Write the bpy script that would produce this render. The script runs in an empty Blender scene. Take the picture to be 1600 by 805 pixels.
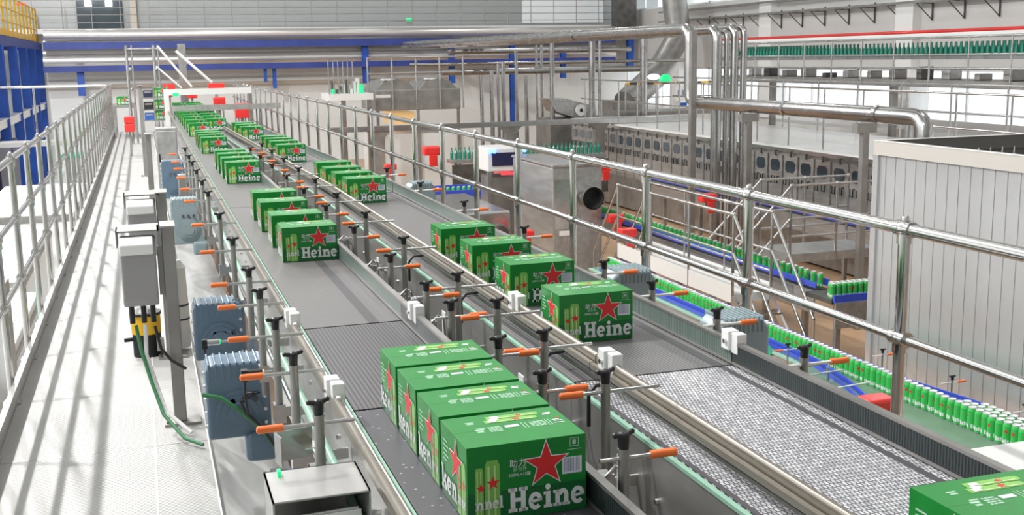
import bpy, math, random
from mathutils import Vector, Matrix
random.seed(7)
SC = bpy.context.scene
COL = SC.collection
PI = math.pi
# ------------------------------------------------------------------ camera
FPX, YAW, PITCH, ROLL, CAMZ = 1745.9, .3139, .1778, -.0166, 1.62
def cam_axes():
    f = Vector((math.sin(YAW)*math.cos(PITCH), math.cos(YAW)*math.cos(PITCH), -math.sin(PITCH)))
    r0 = Vector((math.cos(YAW), -math.sin(YAW), 0)); u0 = r0.cross(f)
    return (r0*math.cos(ROLL)+u0*math.sin(ROLL), -r0*math.sin(ROLL)+u0*math.cos(ROLL), f)
RR, UU, FF = cam_axes()
cd = bpy.data.cameras.new('camera'); cam = bpy.data.objects.new('camera', cd); COL.objects.link(cam)
cd.sensor_width = 36; cd.lens = 36*FPX/1600; cd.clip_start = .05; cd.clip_end = 300
M = Matrix((RR, UU, -FF)).transposed().to_4x4(); M.translation = (0, 0, CAMZ); cam.matrix_world = M
SC.camera = cam
def at(px, py, x=None, y=None, z=None):
    """the point on the plane x=, y= or z= that the survey of the place found"""
    d = FF+RR*((px-800)/FPX)-UU*((py-402.5)/FPX)
    t = x/d.x if x is not None else y/d.y if y is not None else (z-CAMZ)/d.z
    return Vector((0, 0, CAMZ))+d*t
# ------------------------------------------------------------------ view, world, lights
SC.view_settings.view_transform = 'Standard'; SC.view_settings.look = 'None'
SC.view_settings.gamma = 1; SC.view_settings.use_curve_mapping = False
SC.view_settings.exposure = -0.5
W = bpy.data.worlds.new('daylight'); SC.world = W; W.use_nodes = True
bg = W.node_tree.nodes['Background']; bg.inputs[0].default_value = (.93, .97, 1, 1); bg.inputs[1].default_value = 2.5
def lamp(name, loc, power, size, color=(1, .985, .965), kind='AREA'):
    l = bpy.data.lights.new(name, kind); l.energy = power; l.color = color
    if kind == 'AREA': l.shape = 'DISK'; l.size = size
    else: l.shadow_soft_size = size
    o = bpy.data.objects.new(name, l); COL.objects.link(o); o.location = loc; return o
for i, y in enumerate((5.9, 13.4, 21, 28.5)):
    o = lamp('high_bay_lamp', (-3.2, y, 7.6), 3000, .08, kind='POINT')
for i, (x, y) in enumerate(((4, 4), (4, 14), (4, 25), (12, 12), (12, 24), (4, 35), (13, 35))):
    lamp('high_bay_lamp', (x, y, 8.4), 150, .8)  # soft unseen lamps added overhead as fill
# ------------------------------------------------------------------ materials
MT = {}
def mat(name, col, rough=.5, metal=0, spec=None, coat=0, emit=None, es=0, trans=0):
    m = bpy.data.materials.new(name); m.use_nodes = True
    b = m.node_tree.nodes['Principled BSDF']
    b.inputs['Base Color'].default_value = (*col, 1); b.inputs['Roughness'].default_value = rough; b.inputs['Metallic'].default_value = metal
    if coat: b.inputs['Coat Weight'].default_value = coat; b.inputs['Coat Roughness'].default_value = .12
    if emit: b.inputs['Emission Color'].default_value = (*emit, 1); b.inputs['Emission Strength'].default_value = es
    if trans: b.inputs['Transmission Weight'].default_value = trans
    MT[name] = m; return m
def nodes(m): return m.node_tree.nodes, m.node_tree.links, m.node_tree.nodes['Principled BSDF']
def vary(m, scale, amount, rough=0, stretch=(1, 1, 1), bump=0):
    """cloudy variation of the colour (and roughness, bump)"""
    n, l, b = nodes(m)
    tc = n.new('ShaderNodeTexCoord'); mp = n.new('ShaderNodeMapping'); mp.inputs['Scale'].default_value = stretch
    nz = n.new('ShaderNodeTexNoise'); nz.inputs['Scale'].default_value = scale; nz.inputs['Detail'].default_value = 5
    l.new(tc.outputs['Object'], mp.inputs[0]); l.new(mp.outputs[0], nz.inputs['Vector'])
    c = Vector(b.inputs['Base Color'].default_value[:3])
    r = n.new('ShaderNodeValToRGB'); r.color_ramp.elements[0].position = .3; r.color_ramp.elements[1].position = .7
    r.color_ramp.elements[0].color = (*(c*(1-amount)), 1); r.color_ramp.elements[1].color = (*[min(1, v*(1+amount)) for v in c], 1)
    l.new(nz.outputs['Fac'], r.inputs[0]); l.new(r.outputs[0], b.inputs['Base Color'])
    if rough:
        mr = n.new('ShaderNodeMapRange'); r0 = b.inputs['Roughness'].default_value
        mr.inputs['To Min'].default_value = max(.03, r0-rough); mr.inputs['To Max'].default_value = r0+rough
        l.new(nz.outputs['Fac'], mr.inputs['Value']); l.new(mr.outputs[0], b.inputs['Roughness'])
    if bump:
        bp = n.new('ShaderNodeBump'); bp.inputs['Strength'].default_value = bump; bp.inputs['Distance'].default_value = .004
        l.new(nz.outputs['Fac'], bp.inputs['Height']); l.new(bp.outputs[0], b.inputs['Normal'])
    return m
def stripes(m, axis, period, c1, c2, width=.5, bump=0, soft=.04):
    """hard stripes across one object axis"""
    n, l, b = nodes(m)
    tc = n.new('ShaderNodeTexCoord'); sp = n.new('ShaderNodeSeparateXYZ'); l.new(tc.outputs['Object'], sp.inputs[0])
    d = n.new('ShaderNodeMath'); d.operation = 'DIVIDE'; d.inputs[1].default_value = period; l.new(sp.outputs['XYZ'.index(axis)], d.inputs[0])
    f = n.new('ShaderNodeMath'); f.operation = 'FRACT'; l.new(d.outputs[0], f.inputs[0])
    r = n.new('ShaderNodeValToRGB'); e = r.color_ramp.elements
    e[0].position = 0; e[0].color = (*c1, 1); e[1].position = 1; e[1].color = (*c1, 1)
    for p, c in ((max(.001, .5-width/2-soft), c1), (.5-width/2, c2), (.5+width/2, c2), (min(.999, .5+width/2+soft), c1)):
        x = e.new(p); x.color = (*c, 1)
    l.new(f.outputs[0], r.inputs[0]); l.new(r.outputs[0], b.inputs['Base Color'])
    if bump:
        bp = n.new('ShaderNodeBump'); bp.inputs['Strength'].default_value = bump; bp.inputs['Distance'].default_value = .003
        bw = n.new('ShaderNodeRGBToBW'); l.new(r.outputs[0], bw.inputs[0]); l.new(bw.outputs[0], bp.inputs['Height']); l.new(bp.outputs[0], b.inputs['Normal'])
    return m
vary(mat('steel', (.60, .595, .585), .24, 1), 9, .10, .06)
vary(mat('pipe_steel', (.46, .455, .445), .27, 1), 3, .08, .06)
vary(mat('polished', (.66, .65, .635), .11, 1), 6, .06, .04)
vary(mat('brushed', (.50, .495, .485), .40, .8), 12, .16, .08, (1, .15, 1))
vary(mat('steel_dull', (.36, .35, .335), .45, .85), 3, .2, .08)
vary(mat('tan_profile', (.25, .225, .19), .36, .5), 8, .08, .05, (1, .1, 1))
vary(mat('dark_steel', (.12, .115, .11), .5, .6), 4, .3)
mat('cast_knob', (.018, .018, .022), .32)
mat('orange_grip', (.92, .20, .045), .42)
vary(mat('gear_blue', (.13, .205, .285), .34, coat=.3), 5, .12, .05)
vary(mat('gear_grey', (.27, .345, .37), .38, coat=.2), 5, .12, .05)
mat('navy', (.02, .035, .16), .4)
mat('white_plastic', (.88, .88, .87), .4)
mat('offwhite', (.60, .585, .55), .45)
mat('box_grey', (.38, .37, .38), .4)
vary(mat('deck', (.375, .37, .36), .5), 2.2, .10, .05, bump=.1)
vary(mat('hall_floor', (.52, .33, .19), .32), .35, .22, .1)
vary(mat('hall_floor_pale', (.80, .79, .77), .3), .35, .06, .1)
mat('black', (.015, .015, .017), .5)
mat('cable', (.02, .02, .022), .45)
mat('cable_green', (.05, .22, .09), .5)
mat('yellow', (.85, .50, .02), .4)
mat('red_paint', (.78, .035, .03), .35, coat=.4)
vary(mat('blue_steel', (.018, .085, .42), .42), 2, .2)
vary(mat('blue_beam', (.03, .055, .27), .5), 2, .2)
mat('blue_rail', (.05, .09, .58), .35)
mat('green_plastic', (.02, .35, .20), .45)
mat('green_strip', (.30, .52, .40), .35)
vary(mat('green_belt', (.15, .24, .17), .4), 3, .1)
mat('dark_navy', (.02, .02, .07), .4)
mat('wall_grey', (.40, .415, .41), .6)
mat('wall_white', (.82, .83, .82), .55)
vary(mat('wall_upper', (.62, .62, .61), .6), .6, .05)
vary(mat('duct', (.72, .70, .68), .32, .65), 1.2, .12, .08, (.15, 1, 1))
mat('tan_trim', (.55, .49, .42), .5)
mat('window_white', (.9, .93, .95), .4)
mat('panel_white', (.72, .72, .71), .3)
vary(mat('enclosure', (.60, .60, .61), .24, .55), 1.2, .06, .06, (1, 1, .3))
mat('enclosure_frame', (.60, .565, .53), .4, .2)
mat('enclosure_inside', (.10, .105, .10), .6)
mat('glass_dark', (.04, .06, .075), .1, coat=.5)
mat('lid', (.88, .89, .89), .28, .35)
mat('can_green', (.05, .50, .10), .3)
mat('can_pale', (.35, .62, .25), .3, .2)
mat('print_white', (.82, .84, .83), .4)
mat('print_pale', (.42, .66, .48), .4)
mat('print_red', (.72, .03, .03), .4)
mat('print_lilac', (.74, .76, .82), .4)
mat('print_bar', (.30, .33, .42), .5)
m = mat('carton', (.006, .225, .030), .36, coat=.05); vary(m, 14, .08, .03)
mat('carton_dark', (.004, .135, .030), .38, coat=.05)
mat('carton_can', (.22, .52, .09), .35, coat=.15)
mat('carton_can_hi', (.55, .76, .36), .35, coat=.3)
mat('green_glow', (.02, .5, .2), .4, emit=(.01, .75, .22), es=1.2)
mat('blue_glow', (.1, .2, .9), .4, emit=(.1, .3, 1), es=6)
mat('red_glow', (.9, .05, .05), .4, emit=(1, .05, .08), es=1.5)
mat('lamp_glow', (1, 1, 1), .4, emit=(1, .97, .92), es=9)
mat('bottle_green', (.02, .24, .165), .15, coat=.5)
mat('blue_crate', (.03, .12, .5), .4)
mat('amber_glow', (.8, .5, .2), .4, emit=(1, .7, .35), es=.5)
mat('pane', (1, 1, 1), .0, trans=1)
def glass():
    m = MT['pane']; n, l, b = nodes(m); out = [x for x in n if x.type == 'OUTPUT_MATERIAL'][0]
    t = n.new('ShaderNodeBsdfTransparent'); t.inputs[0].default_value = (.97, .98, .98, 1)
    g = n.new('ShaderNodeBsdfGlossy'); g.inputs['Roughness'].default_value = .03
    mx = n.new('ShaderNodeMixShader'); mx.inputs[0].default_value = .06
    l.new(t.outputs[0], mx.inputs[1]); l.new(g.outputs[0], mx.inputs[2]); l.new(mx.outputs[0], out.inputs[0])
glass()
# belts
m = mat('belt_speckled', (.075, .07, .085), .40)
def speckle(m, c1, c2, scale, thr, sc=(1, 1, 1), bump=.0):
    n, l, b = nodes(m); tc = n.new('ShaderNodeTexCoord'); mp = n.new('ShaderNodeMapping'); mp.inputs['Scale'].default_value = sc
    v = n.new('ShaderNodeTexVoronoi'); v.inputs['Scale'].default_value = scale; v.inputs['Randomness'].default_value = .75
    l.new(tc.outputs['Object'], mp.inputs[0]); l.new(mp.outputs[0], v.inputs['Vector'])
    r = n.new('ShaderNodeValToRGB'); r.color_ramp.elements[0].position = thr; r.color_ramp.elements[1].position = thr+.12
    r.color_ramp.elements[0].color = (*c2, 1); r.color_ramp.elements[1].color = (*c1, 1)
    l.new(v.outputs['Distance'], r.inputs[0]); l.new(r.outputs[0], b.inputs['Base Color'])
    if bump:
        bp = n.new('ShaderNodeBump'); bp.inputs['Strength'].default_value = bump; bp.inputs['Distance'].default_value = .003
        l.new(v.outputs['Distance'], bp.inputs['Height']); l.new(bp.outputs[0], b.inputs['Normal'])
speckle(m, (.085, .08, .095), (.5, .5, .55), 42, .07)
stripes(mat('belt_ridged', (.1, .1, .1), .38), 'X', .0133, (.115, .11, .115), (.035, .034, .04), .35, .6)
m = mat('belt_grey', (.2, .19, .19), .42); stripes(m, 'X', .0066, (.165, .157, .156), (.125, .118, .118), .4)
m = mat('belt_grey_ridged', (.2, .19, .19), .36); stripes(m, 'X', .0125, (.19, .187, .187), (.075, .072, .076), .3, .5)
m = mat('belt_sheen', (.6, .6, .62), .26)  # grey plastic; its white reflections are painted into the colour
def chain(m):
    n, l, b = nodes(m); tc = n.new('ShaderNodeTexCoord'); mp = n.new('ShaderNodeMapping'); mp.inputs['Scale'].default_value = (1, 1, 1)
    br = n.new('ShaderNodeTexBrick'); br.inputs['Scale'].default_value = 1; br.inputs['Brick Width'].default_value = .0105; br.inputs['Row Height'].default_value = .019
    br.inputs['Mortar Size'].default_value = .0016; br.inputs['Mortar Smooth'].default_value = .2; br.offset = .5
    br.inputs['Color1'].default_value = (.72, .72, .74, 1); br.inputs['Color2'].default_value = (.40, .40, .43, 1); br.inputs['Mortar'].default_value = (.07, .07, .08, 1)
    l.new(tc.outputs['Object'], mp.inputs[0]); l.new(mp.outputs[0], br.inputs['Vector']); l.new(br.outputs['Color'], b.inputs['Base Color'])
    bp = n.new('ShaderNodeBump'); bp.inputs['Strength'].default_value = .6; bp.inputs['Distance'].default_value = .003
    l.new(br.outputs['Fac'], bp.inputs['Height']); bp.invert = True; l.new(bp.outputs[0], b.inputs['Normal'])
chain(m)
mat('belt_dark_band', (.075, .07, .078), .45)
stripes(mat('ribbed_guide', (.03, .05, .05), .35), 'Y', .0105, (.032, .048, .048), (.004, .006, .007), .5, .8)
stripes(mat('ribbed_guide_green', (.03, .05, .05), .35), 'Y', .012, (.17, .22, .20), (.055, .085, .075), .4, .6)
m = mat('hazard', (.9, .6, .02), .5); stripes(m, 'X', .5, (.85, .5, .04), (.05, .03, .02), .45)
m = mat('grating', (.6, .6, .6), .4); stripes(m, 'X', .12, (.74, .73, .72), (.45, .45, .45), .2)
m = mat('gallery_glass', (.4, .42, .42), .3); vary(m, .35, .12, .05, (.3, 1, .05))
# ------------------------------------------------------------------ mesh builder
class MB:
    def __init__(s): s.v = []; s.f = []; s.m = []; s.s = []; s.ms = []
    def mi(s, m):
        if m not in s.ms: s.ms.append(m)
        return s.ms.index(m)
    def add(s, vs, fs, m, smooth=False, T=None):
        b = len(s.v)
        for v in vs: s.v.append(tuple(T @ Vector(v)) if T else tuple(v))
        k = s.mi(m)
        for i, f in enumerate(fs):
            s.f.append([b+q for q in f]); s.m.append(k); s.s.append(smooth if isinstance(smooth, bool) else smooth[i])
        return s
    def box(s, x0, x1, y0, y1, z0, z1, m, T=None):
        vs = [(x, y, z) for z in (z0, z1) for y in (y0, y1) for x in (x0, x1)]
        return s.add(vs, [(0, 2, 3, 1), (4, 5, 7, 6), (0, 1, 5, 4), (2, 6, 7, 3), (0, 4, 6, 2), (1, 3, 7, 5)], m, False, T)
    def tube(s, p, q, r, m, n=10, r2=None, caps=True):
        p = Vector(p); q = Vector(q); r2 = r if r2 is None else r2
        d = (q-p).normalized(); a = d.orthogonal().normalized(); b = d.cross(a)
        vs = []
        for c, rr in ((p, r), (q, r2)):
            for i in range(n): t = 2*PI*i/n; vs.append(c+(a*math.cos(t)+b*math.sin(t))*rr)
        s.add(vs, [(i, (i+1) % n, n+(i+1) % n, n+i) for i in range(n)], m, True)
        if caps:
            s.add(vs[:n], [tuple(range(n))[::-1]], m); s.add(vs[n:], [tuple(range(n))], m)
        return s
    def path(s, pts, r, m, n=8):
        pts = [Vector(p) for p in pts]; rings = []
        for i, p in enumerate(pts):
            d = (pts[min(i+1, len(pts)-1)]-pts[max(i-1, 0)]).normalized()
            if i == 0: a = d.orthogonal().normalized()
            a = (a-d*a.dot(d)).normalized(); b = d.cross(a)
            rings.append([p+(a*math.cos(2*PI*k/n)+b*math.sin(2*PI*k/n))*r for k in range(n)])
        vs = [v for g in rings for v in g]
        fs = [(i*n+k, i*n+(k+1) % n, (i+1)*n+(k+1) % n, (i+1)*n+k) for i in range(len(pts)-1) for k in range(n)]
        s.add(vs, fs, m, True); s.add(rings[0], [tuple(range(n))[::-1]], m); s.add(rings[-1], [tuple(range(n))], m)
        return s
    def ball(s, c, r, m, n=10, k=6, sc=(1, 1, 1)):
        vs = [(c[0], c[1], c[2]-r*sc[2])]
        for j in range(1, k):
            t = PI*j/k-PI/2
            for i in range(n):
                a = 2*PI*i/n; vs.append((c[0]+r*sc[0]*math.cos(t)*math.cos(a), c[1]+r*sc[1]*math.cos(t)*math.sin(a), c[2]+r*sc[2]*math.sin(t)))
        vs.append((c[0], c[1], c[2]+r*sc[2])); L = len(vs)-1
        fs = [(0, 1+(i+1) % n, 1+i) for i in range(n)]
        for j in range(k-2):
            for i in range(n):
                a = 1+j*n; fs.append((a+i, a+(i+1) % n, a+n+(i+1) % n, a+n+i))
        a = 1+(k-2)*n; fs += [(a+i, a+(i+1) % n, L) for i in range(n)]
        return s.add(vs, fs, m, True)
    def prism(s, poly, axis, a0, a1, m, T=None):
        """poly (2-D, ccw) pushed along an axis"""
        def P(u, v, w): return {'X': (w, u, v), 'Y': (u, w, v), 'Z': (u, v, w)}[axis]
        n = len(poly); vs = [P(*p, a0) for p in poly]+[P(*p, a1) for p in poly]
        fs = [tuple(range(n))[::-1], tuple(range(n, 2*n))]+[(i, (i+1) % n, n+(i+1) % n, n+i) for i in range(n)]
        return s.add(vs, fs, m, False, T)
    def lathe(s, prof, m, n=14, c=(0, 0, 0), mats=None):
        for j in range(len(prof)-1):
            (r0, z0), (r1, z1) = prof[j], prof[j+1]
            vs = [(c[0]+r*math.cos(2*PI*i/n), c[1]+r*math.sin(2*PI*i/n), c[2]+z) for r, z in ((r0, z0), (r1, z1)) for i in range(n)]
            s.add(vs, [(i, (i+1) % n, n+(i+1) % n, n+i) for i in range(n)], mats[j] if mats else m, True)
        return s
    def build(s, name, parent=None, loc=None, bevel=0, seg=2, rot=None):
        me = bpy.data.meshes.new(name); me.from_pydata(s.v, [], s.f)
        for m in s.ms: me.materials.append(MT[m])
        me.polygons.foreach_set('material_index', s.m); me.polygons.foreach_set('use_smooth', s.s)
        me.validate(); me.update()
        o = bpy.data.objects.new(name, me); COL.objects.link(o)
        if parent: o.parent = parent
        if loc: o.location = loc
        if rot: o.rotation_euler = rot
        if bevel:
            b = o.modifiers.new('bevel', 'BEVEL'); b.width = bevel; b.segments = seg; b.limit_method = 'ANGLE'; b.angle_limit = .6
        return o
def tag(o, label, cat, group=None):
    o['label'] = label; o['category'] = cat
    if group: o['group'] = group
    return o
def root(name, label, cat, loc=(0, 0, 0), rz=0, group=None):
    o = bpy.data.objects.new(name, None); COL.objects.link(o); o.location = loc; o.rotation_euler = (0, 0, rz)
    o.empty_display_size = .1
    return tag(o, label, cat, group)
def struct(o): o['kind'] = 'structure'; return o
def dup(r, loc, rz=0, label=None, group=None):
    c = r.copy(); COL.objects.link(c); c.location = loc; c.rotation_euler = (0, 0, rz)
    if label: c['label'] = label
    if group: c['group'] = group
    for ch in list(r.children):
        d = ch.copy(); COL.objects.link(d); d.parent = c
        for g in list(ch.children):
            e = g.copy(); COL.objects.link(e); e.parent = d
    return c
ORD = ['nearest', 'second nearest', 'third nearest', 'fourth nearest', 'fifth nearest', 'sixth nearest', 'seventh nearest', 'eighth nearest', 'ninth nearest', 'tenth nearest',
       'eleventh nearest', 'twelfth nearest', 'thirteenth nearest', 'fourteenth nearest', 'fifteenth nearest', 'sixteenth nearest', 'seventeenth nearest', 'eighteenth nearest']
FZ = -2.1          # the hall floor; z=0 is the raised walkway, belts run at z=.66
# ------------------------------------------------------------------ the hall
struct(MB().box(-16, 20, -9, 43, FZ-.2, FZ, 'hall_floor').build('floor'))
struct(MB().box(-16, 0, -9, 42, FZ, FZ+.02, 'hall_floor_pale').build('floor_pale_coating'))
struct(MB().box(-16, 20, 42, 42.3, FZ, 1.02, 'wall_white').box(-16, 20, 42, 42.3, 1.02, 2.7, 'wall_upper').box(-16, 20, 42, 42.3, 2.7, 9, 'gallery_glass').build('wall_back'))
struct(MB().box(-16.3, -16, -9, 42, FZ, 3, 'wall_white').box(-16.3, -16, -9, 42, 5.5, 9, 'wall_white').build('wall_left'))  # unseen wall; its open band is narrowed to cut side light
struct(MB().box(-16, 20, -9.3, -9, FZ, 9, 'wall_grey').build('wall_front'))
XW = 18.6
wr = MB()
wr.box(XW, XW+.3, -9, 42, 1.15, 3.32, 'wall_upper').box(XW, XW+.3, -9, 42, 4.4, 9, 'wall_upper').box(XW, XW+.3, -9, 42, FZ, -.35, 'wall_white')
struct(wr.build('wall_right'))
for i, y in enumerate((12.2, 17.6, 23.9, 30.6, 36.8)):      # window piers
    struct(MB().box(XW-.25, XW+.35, y, y+.7, FZ, 9, 'wall_white').build('trim_%d' % (i+1)))
k = 1
ys = (4, 12.6, 18, 24.3, 31, 37.2, 42)
for i in range(len(ys)-1):
    for z0, z1 in ((-.35, 1.15), (3.32, 4.4)):
        w = MB(); a, b = ys[i], ys[i+1]
        w.box(XW+.1, XW+.11, a, b, z0, z1, 'pane')
        o = struct(w.build('window_%d' % k))
        f = MB(); n = 3
        for j in range(n+1):
            y = a+(b-a)*j/n; f.box(XW+.07, XW+.13, y-.03, y+.03, z0, z1, 'window_white')
        for z in (z0+.03, z1-.03): f.box(XW+.07, XW+.13, a, b, z-.03, z+.03, 'window_white')
        f.build('window_frame', o); k += 1
# unseen ceiling slabs; gaps added between them for sky light and striped reflections
for i, x in enumerate((-16, -9, -2.6, 3.4, 9.6, 15.6)):
    struct(MB().box(x, x+5.1, -9, 42, 9, 9.2, 'wall_grey').build('ceiling' if i == 0 else 'ceiling_%d' % i))
# ------------------------------------------------------------------ walkway
dk = MB().box(-.72, .17, .2, 28.8, -.05, 0, 'deck')
walk = struct(dk.build('walkway_floor'))
n, l, b = nodes(MT['deck'])
tc = n.new('ShaderNodeTexCoord'); sp = n.new('ShaderNodeSeparateXYZ'); l.new(tc.outputs['Object'], sp.inputs[0])
mu = n.new('ShaderNodeMath'); mu.operation = 'MULTIPLY'; mu.inputs[1].default_value = 2*PI/.022; l.new(sp.outputs[0], mu.inputs[0])
si = n.new('ShaderNodeMath'); si.operation = 'SINE'; l.new(mu.outputs[0], si.inputs[0])
mu2 = n.new('ShaderNodeMath'); mu2.operation = 'MULTIPLY'; mu2.inputs[1].default_value = 2*PI/.03; l.new(sp.outputs[1], mu2.inputs[0])
si2 = n.new('ShaderNodeMath'); si2.operation = 'SINE'; l.new(mu2.outputs[0], si2.inputs[0])
pr = n.new('ShaderNodeMath'); pr.operation = 'MULTIPLY'; l.new(si.outputs[0], pr.inputs[0]); l.new(si2.outputs[0], pr.inputs[1])
bp = n.new('ShaderNodeBump'); bp.inputs['Strength'].default_value = .35; bp.inputs['Distance'].default_value = .002
l.new(pr.outputs[0], bp.inputs['Height']); l.new(bp.outputs[0], b.inputs['Normal'])
sm = MB().box(-.056, -.05, .2, 28.8, -.001, .0025, 'print_white').box(.164, .17, .2, 28.8, -.001, .004, 'print_white')
for y in (4.83, 9.3, 13.8): sm.box(-.68, .17, y, y+.006, -.001, .0008, 'steel_dull')
sm.build('deck_seam', walk)
struct(MB().box(.172, .47, .2, 28.8, -.07, -.03, 'brushed').build('trim_6'))
sp_ = MB()
for y in (1.5, 6.5, 11.5, 16.5, 21.5, 26.5):
    for x in (-.68, .12): sp_.box(x-.04, x+.04, y-.04, y+.04, FZ, -.05, 'steel_dull')
struct(sp_.build('walkway_supports'))

def handrail(name, label, x, y0, y1, step, inward, kick):
    r = root(name, label, 'railing', (x, 0, 0))
    hs = (1.12, .80, .47)
    for nm, h, rr in (('top_rail', hs[0], .0185), ('middle_rail', hs[1], .0145), ('lower_rail', hs[2], .0145)):
        MB().tube((0, y0-.3, h), (0, y1, h), rr, 'polished', 14).build(nm, r)
    k = 0; y = y0
    while y <= y1+.01:
        p = MB().tube((0, y, .0), (0, y, hs[0]), .018, 'polished', 14).build('post', r)
        for h in hs:
            f = MB().ball((0, y, h), .027, 'polished', 10, 6)
            f.tube((0, y-.032, h), (0, y+.032, h), .0235, 'polished', 12)
            f.tube((0, y, h-.042), (0, y, h+.014), .0225, 'polished', 12)
            if h == hs[0]: f.ball((0, y, h+.026), .014, 'polished', 8, 5)
            f.build('clamp_fitting', p)
        b = MB().box(-.04, .04, y-.04, y+.04, 0, .008, 'steel').build('foot_plate', p)
        y += step
    if kick:
        kb = MB().box(.0195, .0255, .2, y1, .002, .125, 'steel_dull').box(.0255, .045, .2, y1, .119, .125, 'steel_dull')
        kb.build('kick_plate', r)
    return r
handrail('handrail', 'long polished steel handrail with three rails along the left edge of the walkway', -.705, 1.38, 28.4, .87, 1, True)
handrail('handrail', 'long polished steel handrail beyond the right conveyor lane', 2.034, .9, 27.5, .87, -1, False)
struct(MB().box(1.78, 2.12, .2, 28, -.08, 0, 'steel_dull').build('trim_7'))
r = root('cross_railing', 'thin steel railing crossing from the left to the walkway far end', 'railing', (-5.2, 27.2, 0))
MB().tube((0, 0, 1.13), (4.45, 0, 1.13), .028, 'polished').build('top_rail', r)
for i in range(4): MB().tube((i*1.45, 0, -.05), (i*1.45, 0, 1.13), .022, 'polished').build('post', r)
MB().box(-.1, 4.45, -.6, .1, -.15, -.05, 'deck').build('platform', r)

# ------------------------------------------------------------------ conveyors
def conveyor(name, label, x0, x1, y0, y1, belt, bands=(), gl=None, gr=None, loc=(0, 0, 0), rz=0, legs=True, left_gap=0, ribmat='ribbed_guide', rz_end=None):
    """one straight conveyor module: belt, side frames, wear strips, guides, legs"""
    r = root(name, label, 'conveyor', loc, rz)
    MB().box(x0, x1, y0+.004, y1-.004, .635, .66, belt).build('belt', r)
    if bands:
        bb = MB()
        for a, b in bands: bb.box(a, b, y0+.006, y1-.006, .66, .6606, 'belt_dark_band')
        bb.build('belt_band', r)
    MB().tube((x0, y0+.03, .635), (x1, y0+.03, .635), .024, 'dark_steel', 12).build('end_roller', r)
    for s, x in ((-1, x0-.012), (1, x1+.006)):
        MB().box(x, x+.006, y0, y1, .22, .648, 'brushed').box(x-(.02 if s < 0 else 0), x+.006+(.02 if s > 0 else 0), y0, y1, .22, .226, 'brushed').build('side_frame', r)
        MB().box(x-.004, x+.01, y0, y1, .648, .658, 'green_strip').build('wear_strip', r)
    bt = MB(); y = y0+.2
    while y < y1-.05:
        bt.tube((x0-.012, y, .52), (x0-.022, y, .52), .009, 'polished', 6); bt.tube((x0-.012, y, .42), (x0-.022, y, .42), .009, 'polished', 6)
        y += .3
    bt.build('frame_bolts', r)
    if gl:
        MB().prism([(-.011, -.016), (.011, -.016), (.011, .012), (.005, .020), (-.005, .020), (-.011, .012)], 'Y', y0, y1, 'tan_profile', Matrix.Translation((gl[0], 0, gl[1]))).build('left_guide_rail', r, bevel=.003)
        if gl[2]: MB().box(gl[0]-.030, gl[0]-.015, y0, y1, gl[1]-.022, gl[1]-.006, 'tan_profile').box(gl[0]-.030, gl[0]-.0, y0, y1, gl[1]-.034, gl[1]-.026, 'dark_steel').build('lower_guide_bar', r)
        else: MB().tube((gl[0]+.012, y0, gl[1]+.016), (gl[0]+.012, y1, gl[1]+.016), .0045, 'polished').build('guide_edge', r)
    if gr:
        MB().box(gr-.009, gr+.006, y0, y1, .672, .728, ribmat).build('right_guide_rail', r)
        MB().box(gr-.011, gr+.009, y0, y1, .728, .737, 'steel_dull').box(gr-.011, gr+.009, y0, y1, .664, .672, 'steel_dull').build('guide_frame', r)
    if legs:
        yy = [y0+.12] if y1-y0 < 1.5 else [y0+.12+q*2.4 for q in range(int((y1-y0)/2.4)+1)]
        for y in yy:
            for x in (x0+.03, x1-.07):
                MB().box(x, x+.04, y, y+.04, FZ, .36, 'steel_dull').build('leg', r)
            MB().box(x0, x1, y, y+.04, .32, .36, 'steel_dull').build('cross_beam', r)
    return r
LX0, LX1 = .497, .862
conveyor('conveyor', 'nearest left lane section, dark speckled belt under the front four cartons', LX0, LX1, .5, 2.965, 'belt_speckled', (), (.432, .718, False), .866)
conveyor('conveyor', 'short ridged dark belt section of the left lane just behind the nearest four cartons', LX0, LX1, 2.97, 3.98, 'belt_ridged', (), (.432, .718, False), .866)
conveyor('conveyor', 'grey belt section of the left lane carrying the second group of four cartons', LX0, LX1, 3.985, 7.6, 'belt_grey', ((.735, .775),), (.432, .718, False), .866, ribmat='ribbed_guide_green')
conveyor('conveyor', 'farther grey belt section of the left lane beyond the second group of cartons', LX0, LX1, 7.605, 13, 'belt_grey', (), (.432, .718, False), .866, ribmat='ribbed_guide_green')
conveyor('conveyor', 'narrow grey belt section of the left lane just before it widens', LX0, LX1, 13.005, 16, 'belt_grey', (), (.432, .718, False), .866, ribmat='ribbed_guide_green')
conveyor('conveyor', 'far end section of the left conveyor lane below the massed cartons', LX0, LX1+.3, 16.005, 26, 'belt_grey', (), (.432, .718, False), 1.17, ribmat='ribbed_guide_green')
RX0, RX1 = 1.165, 1.722
BN = ((1.64, 1.662), (1.165, 1.18))
conveyor('conveyor', 'nearest section of the right conveyor lane with grey chain belt, white reflections painted in', RX0, RX1, .4, 3.0, 'belt_sheen', BN, (1.243, .722, True), 1.70)
conveyor('conveyor', 'grey ridged belt section of the right lane under its nearest carton', RX0, RX1, 3.005, 4.3, 'belt_grey_ridged', ((1.63, 1.665), (1.19, 1.21)), (1.243, .722, True), 1.70, ribmat='ribbed_guide_green')
conveyor('conveyor', 'grey belt section of the right lane between the two middle groups of cartons', RX0, RX1, 4.305, 8, 'belt_grey', ((1.63, 1.665),), (1.243, .722, True), 1.70, ribmat='ribbed_guide_green')
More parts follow.
